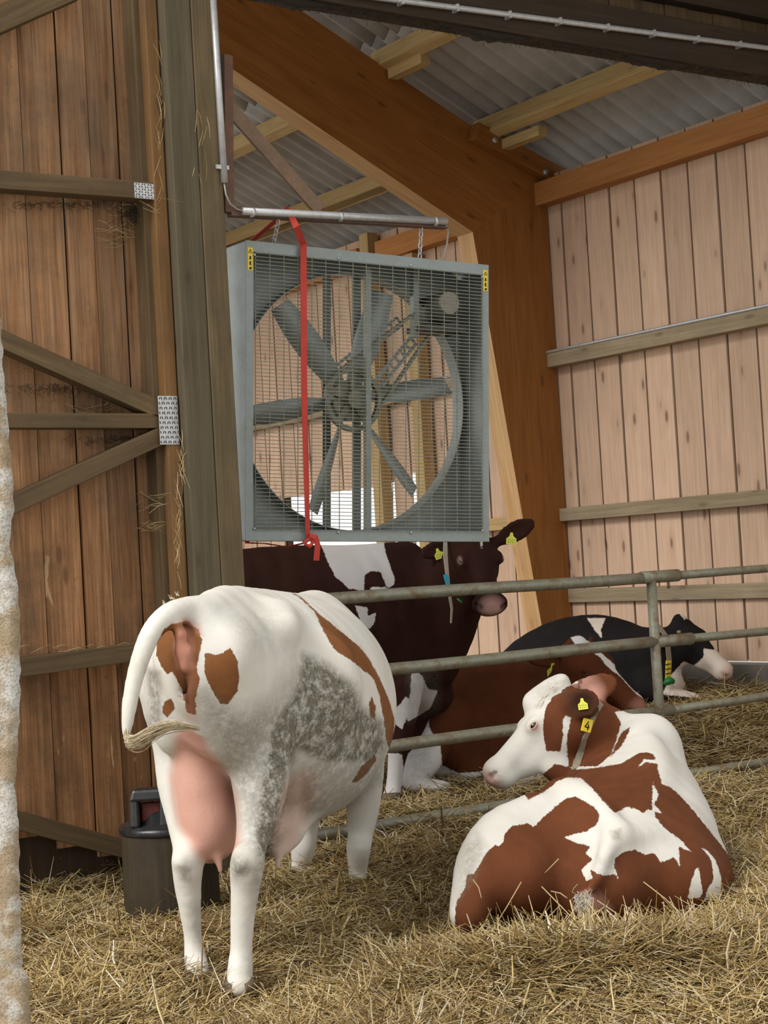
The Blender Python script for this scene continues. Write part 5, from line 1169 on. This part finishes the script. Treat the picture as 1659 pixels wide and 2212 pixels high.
# ---- red cow lying behind the gate, head to the right
def cow_lying_gate():
    f = Flesh()
    f.trunk([(P(915, 1620, 10.55), .14, .18), (P(955, 1600, 10.58), .27, .30), (P(1040, 1580, 10.6), .37, .40), (P(1130, 1575, 10.6), .38, .40), (P(1210, 1560, 10.55), .29, .36), (P(1250, 1540, 10.5), .20, .28)], k=.08)
    f.chain([(P(975, 1460, 10.6), .06), (P(1040, 1440, 10.62), .07), (P(1140, 1440, 10.6), .08), (P(1210, 1440, 10.5), .08)], k=.10)
    f.chain([(P(950, 1560, 10.35), .16), (P(915, 1640, 10.2), .11), (P(900, 1690, 10.1), .06), (P(960, 1705, 10.0), .05)], k=.07)
    f.chain([(P(884, 1590, 10.3), .05), (P(878, 1650, 10.2), .05), (P(880, 1690, 10.15), .045)], k=.05)
    f.ell(P(1100, 1660, 10.3), (.34, .16, .15), k=.08)
    f.chain([(P(1180, 1640, 10.2), .10), (P(1130, 1680, 10.05), .065), (P(1060, 1692, 10.0), .05)], k=.06)
    f.trunk([(P(1190, 1510, 10.5), .19, .28), (P(1225, 1470, 10.42), .15, .21), (P(1245, 1435, 10.32), .12, .15)], k=.07, up=unit([-.5, 0, 1]))
    f.chain([(P(1290, 1530, 10.2), .06), (P(1250, 1590, 10.3), .10), (P(1230, 1640, 10.3), .11)], k=.09)
    H = head(f, P(1246, 1378, 10.32), P(1394, 1516, 10.04), P(1300, 1370, 10.0)-P(1262, 1450, 10.3), [(-1, np.array([-.95, -.25, .12]), np.array([-.1, -.9, -.35]), .25, .25), (1, np.array([.2, .9, .1]), np.array([1, 0, 0]), .19, .25)])
    m = coat_material('red_coat', (.115, .034, .013), (.74, .73, .74), pinkc=(.50, .27, .2), scale=.8)
    B_ = [[(980, 1449), (971, 1500), (955, 1511), (931, 1535), (926, 1566), (935, 1586), (951, 1605), (955, 1653), (990, 1670), (1025, 1668), (1069, 1660), (1130, 1655), (1215, 1655), (1310, 1600), (1425, 1560), (1440, 1470), (1300, 1340), (1100, 1360), (1000, 1400)]]
    blaze = [(1232, 1377), (1255, 1372), (1280, 1392), (1300, 1412), (1345, 1450), (1380, 1480), (1402, 1500), (1396, 1512), (1375, 1500), (1340, 1462), (1312, 1440), (1296, 1420), (1270, 1402), (1250, 1402)]
    def extra(V, x, y, pt): return np.minimum(pt, -sdpoly(x, y, blaze))
    root = empty('lying_cow', (P(1080, 1690, 10.5)[0], 10.5, .25), 'red-brown cow with white chest lying behind the gate, head facing right', 'cow')
    o = skin(f, 'body', .012, m, B_, extra=extra, parent=root, pink=[lambda V, x, y: .9*np.clip(1.6-np.linalg.norm(V-H['h'](.52, 0, -.09), axis=1)/.062, 0, 1)],
         dirt=[([(880, 1590), (930, 1590), (940, 1700), (880, 1700)], 25, .35)], dark=[blob(H['nos'][0], .013), blob(H['nos'][1], .013)])
    eyes(H, root, lidm=plain('brown_eyelid', (.20, .09, .05), .5), body=o); ear_tag(H['ears'][0], root, -.045, .03, .075, drop=unit([.1, 0, -1]))
    return root
cow_lying_gate()

# ---- black cow lying at the far wall
def cow_black():
    f = Flesh(); 
    f.trunk([(P(1100, 1470, 12.75), .14, .16), (P(1140, 1460, 12.7), .27, .26), (P(1210, 1440, 12.6), .33, .33), (P(1290, 1435, 12.4), .33, .345), (P(1350, 1440, 12.2), .26, .30), (P(1390, 1445, 12.05), .17, .25)], k=.08)
    f.chain([(P(1130, 1410, 12.7), .06), (P(1210, 1368, 12.6), .07), (P(1285, 1352, 12.45), .06), (P(1350, 1368, 12.2), .07)], k=.1)
    f.trunk([(P(1370, 1430, 12.15), .19, .25), (P(1415, 1415, 12.0), .15, .205), (P(1452, 1400, 11.88), .12, .155)], k=.07, up=unit([-.2, 0, 1]))
    f.ell(P(1330, 1500, 12.1), (.4, .3, .17), k=.08); f.ell(P(1430, 1480, 11.9), (.16, .16, .12), k=.07)
    f.chain([(P(1400, 1480, 11.9), .09), (P(1440, 1500, 11.75), .07), (P(1500, 1512, 11.7), .05)], k=.05)
    H = head(f, P(1468, 1330, 11.85), P(1590, 1442, 11.62), P(1510, 1310, 11.6)-P(1490, 1400, 11.8), [(-1, np.array([-.55, -.4, -.35]), np.array([.2, -.9, .3]), .19, .27), (1, np.array([.1, .9, .1]), np.array([1, 0, 0]), .18, .27)])
    m = coat_material('black_and_white_coat', (.013, .011, .011), (.60, .52, .46), pinkc=(.55, .30, .24), scale=.8)
    W_ = [[(1268, 1335), (1308, 1335), (1298, 1360), (1301, 1380), (1285, 1362)], [(1540, 1380), (1543, 1404), (1520, 1401), (1520, 1418), (1501, 1437), (1476, 1429), (1451, 1456), (1430, 1500), (1620, 1520), (1620, 1380)], [(1462, 1318), (1474, 1315), (1490, 1337), (1478, 1338)]]
    root = empty('lying_cow', (P(1290, 1500, 12.3)[0], 12.3, .45), 'black cow with a pale muzzle lying along the far board wall', 'cow')
    o = skin(f, 'body', .014, m, W_, inv=True, parent=root, pink=[lambda V, x, y: .6*np.clip(1.6-np.linalg.norm(V-H['h'](.51, 0, -.10), axis=1)/.06, 0, 1)], dark=[blob(H['nos'][0], .016), blob(H['nos'][1], .016)])
    eyes(H, root, body=o)
    ps = [P(1414, 1345, 12.0), P(1424, 1355, 11.84), P(1436, 1370, 11.76), P(1443, 1400, 11.72), P(1446, 1430, 11.72), P(1444, 1465, 11.74)]
    cl = MB().ribbon(ps, UX, .045, .005).build('collar', MT['strap'], root)
    MB().ribbon([P(1444, 1427, 11.68), P(1443, 1465, 11.68)], UX, .045, .008).build('number_tag', MT['yellow'], cl)
    mb = MB()
    for k_ in range(3): mb.beam(P(1438, 1436+k_*10, 11.66), P(1449, 1434+k_*10, 11.66), .008, .002, UY)
    mb.build('tag_marks', MT['black'], cl)
    MB().tube([P(1440, 1467, 11.7), P(1448, 1470, 11.66), P(1434, 1478, 11.66)], [.02, .035, .012], 10).build('neck_transponder', MT['green'], cl)
    return root
cow_black()
# ================================================================ LOOSE STRAW
def straw(name, n, region, dens, lr, rr, lift, label, seed=1, tilt=.22, clumps=0):
    rg = np.random.RandomState(seed); X = []; Y = []
    (x0, x1), (y0, y1) = region
    while sum(len(a) for a in X) < n:
        x = rg.uniform(x0, x1, 60000); y = rg.uniform(y0, y1, 60000); z = gz(x, y)
        px, py = proj(np.stack([x, y, z], -1)); k = (px > -160) & (px < 1820) & (py < 2420)
        k &= rg.rand(len(x)) < dens(x, y); k &= ((np.stack([x, y, z], -1)-C0)@UX < -.08)
        X.append(x[k]); Y.append(y[k])
    X = np.concatenate(X)[:n]; Y = np.concatenate(Y)[:n]
    Z = gz(X, Y)+lift*rg.rand(n)**1.5
    ln = rg.uniform(*lr, n)*(.6+.8*rg.rand(n)); rad = rg.uniform(*rr, n)
    an = rg.uniform(0, 2*math.pi, n); pit = np.abs(rg.normal(0, tilt, n))*np.where(rg.rand(n) < .07, 2.6, 1); pit = np.clip(pit, 0, 1.35)
    d = np.stack([np.cos(an)*np.cos(pit), np.sin(an)*np.cos(pit), np.sin(pit)], -1)
    sd = np.stack([-np.sin(an), np.cos(an), 0*an], -1); u = np.cross(d, sd); u *= np.sign(u[:, 2:3]+1e-9)
    c = np.stack([X, Y, Z], -1); bend = rg.normal(0, .10, n)*ln; bz = rg.normal(.0, .06, n)*ln
    rings = []
    fl = np.where(rg.rand(n) < .35, 2.1, 1.0)                       # flattened leaves and split stalks
    for t, wd in ((-.5, .8), (0, 1.0), (.5, .55)):
        q = c+d*(ln*(t+.35))[:, None]+sd*(bend*(1-4*t*t))[:, None]+UZ*(bz*(1-4*t*t))[:, None]
        for k in range(3):
            a = 2*math.pi*k/3+.5; rings.append(q+sd*(math.cos(a)*rad*wd*fl)[:, None]+u*(math.sin(a)*rad*wd/np.sqrt(fl))[:, None])
    V = np.stack(rings, 1).reshape(-1, 3).astype(np.float32)
    base = (np.arange(n)*9)[:, None]; q = []
    for r_ in (0, 3):
        for k in range(3): q.append([r_+k, r_+(k+1) % 3, r_+3+(k+1) % 3, r_+3+k])
    Fc = (base[:, :, None]+np.array(q)[None]).reshape(-1, 4).astype(np.int32)
    me = bpy.data.meshes.new(name); me.vertices.add(len(V)); me.vertices.foreach_set('co', V.ravel())
    me.loops.add(Fc.size); me.loops.foreach_set('vertex_index', Fc.ravel()); me.polygons.add(len(Fc))
    me.polygons.foreach_set('loop_start', (np.arange(len(Fc))*4).astype(np.int32)); me.polygons.foreach_set('loop_total', np.full(len(Fc), 4, np.int32)); me.update()
    a = me.attributes.new('rnd', 'FLOAT', 'POINT'); a.data.foreach_set('value', np.repeat(rg.rand(n), 9).astype(np.float32))
    me.materials.append(STRAW_M); o = bpy.data.objects.new(name, me); COL.objects.link(o)
    return tag(o, label, 'straw', kind='stuff')
STRAW_M, nt, b = mat('loose_straw', .55, .35)
g = nt.nodes.new('ShaderNodeNewGeometry').outputs['Position']
c = ramp(nt, attr(nt, 'rnd').outputs['Fac'], [(0, (.075, .045, .017)), (.2, (.27, .18, .06)), (.45, (.50, .36, .14)), (.7, (.67, .52, .25)), (.9, (.74, .62, .39)), (1, (.84, .77, .60))])
c = mix(nt, math_(nt, 'MULTIPLY', ramp(nt, noise(nt, g, 2.0, 4, .6), [(.42, (0, 0, 0)), (.62, (1, 1, 1))]), .4), c, (.2, .12, .04))
L(nt, c, b.inputs['Base Color'])
def dn(x, y):
    k = np.ones_like(x); return k*np.clip(1.2-(y-5)*.05, .3, 1)
straw('loose_straw', 115000, ((-1.7, 2.6), (4.9, 8.3)), dn, (.06, .19), (.0014, .0031), .04, 'golden loose straw strewn over the near floor around the cows', 3)
straw('loose_straw', 38000, ((-1.6, 5.0), (8.2, 13.5)), lambda x, y: np.clip(1.3-(y-8)*.12, .3, 1), (.06, .2), (.0018, .0034), .04, 'loose straw in the pen behind the gate and along the wall', 5)
straw('straw_chaff', 45000, ((-1.7, 2.6), (4.9, 8.3)), dn, (.012, .035), (.0018, .0034), .045, 'short pale chaff and broken straw bits over the near floor', 13, tilt=.4)
straw('straw_heap', 9000, ((-.1, 1.6), (5.75, 6.38)), lambda x, y: np.exp(-((x-.75)/.7)**2), (.07, .2), (.0014, .003), .04, 'raked heap of pale straw stalks in front of the lying cow', 9, tilt=.3)
# long stalks leaning on things
e = MB()
for (x0, y0, d0, x1, y1, d1) in ((1175, 1768+120, 6.5, 1207, 1855, 6.48), (1060, 2015, 6.2, 1126, 1905, 6.25), (1300, 2060, 6.1, 1170, 1915, 6.3), (1480, 1985, 6.4, 1390, 1905, 6.5), (1290, 1945, 6.3, 1372, 2010, 6.2), (1040, 1940, 6.3, 1022, 1900, 6.35), (1225, 1940, 6.3, 1190, 1925, 6.35)):
    e.tube([P(x0, y0, d0), P((x0+x1)/2+3, (y0+y1)/2-3, (d0+d1)/2), P(x1, y1, d1)], .0022, 5)
tag(e.build('straw_stalks', MT['twine']), 'a few long pale stalks sticking up before the brown lying cow', 'straw', kind='stuff')

# wisps of straw, dust and cobweb caught on the left wall and the post
mb = MB(); rg = random.Random(4)
spots = [(300, 450, 40, 22, 60), (255, 500, 30, 30, 30), (110, 800, 60, 8, 14), (200, 880, 50, 6, 12), (385, 1150, 4, 110, 34), (392, 1000, 5, 60, 16), (345, 250, 8, 160, 26), (330, 1080, 30, 30, 14), (250, 960, 60, 5, 10), (440, 280, 25, 150, 10), (170, 1400, 110, 4, 30), (150, 400, 120, 14, 10), (330, 1140, 20, 12, 18)]
for cx, cy, sx, sy, n_ in spots:
    for i in range(n_):
        x_, y_ = cx+rg.gauss(0, sx*.5), cy+rg.gauss(0, sy*.5); off = -.085 if x_ > 322 else (-.03 if 1380 < y_ < 1420 else .075)
        if x_ > 352: off = -.155
        a = fp(x_, y_, off); an = rg.uniform(-.5, .5)+(math.pi/2 if sy > sx else 0); ln = rg.uniform(.02, .07); d = UX*math.cos(an)*ln+UZ*math.sin(an)*ln
        mb.tube([a-d, a+UZ*rg.gauss(0, .008)-UY*.006, a+d], [.0007, .0011, .0006], 3, cap=False, rnd=rg.random())
tag(mb.build('wall_wisps', STRAW_M), 'wisps of dusty straw caught on the left wall timbers', 'straw', kind='stuff')
mb = MB()
for cx, cy, sx, sy, n_ in ((300, 440, 50, 20, 260), (170, 432, 170, 6, 160), (120, 828, 130, 10, 120), (250, 940, 90, 6, 80), (345, 975, 25, 10, 60), (720, 60, 200, 10, 0)):
    for i in range(n_):
        a = fp(cx+rg.gauss(0, sx*.5), cy+abs(rg.gauss(0, sy)), rg.uniform(.03, .085)); pts = [a]
        for k_ in range(3): pts.append(pts[-1]+np.array([rg.gauss(0, .012), rg.gauss(0, .004), -rg.random()*.016]))
        mb.tube(pts, .0009, 3, cap=False)
tag(mb.build('cobwebs', MT['web']), 'dark dusty cobwebs hanging under the left wall rails', 'cobweb', kind='stuff')
mb = MB()
for i in range(900):
    a_ = rg.uniform(PR-.1, 5.2); p = FL(a_, hz+.035+.006*a_, rg.uniform(-.10, .02)); pts = [p]
    for k_ in range(3): pts.append(pts[-1]+np.array([rg.gauss(0, .010), rg.gauss(0, .004), -rg.random()*(.016 if rg.random() < .96 else .04)]))
    mb.tube(pts, .0012, 3, cap=False)
tag(mb.build('cobwebs', MT['web']), 'dusty cobweb threads hanging from the dark header beam', 'cobweb', kind='stuff')
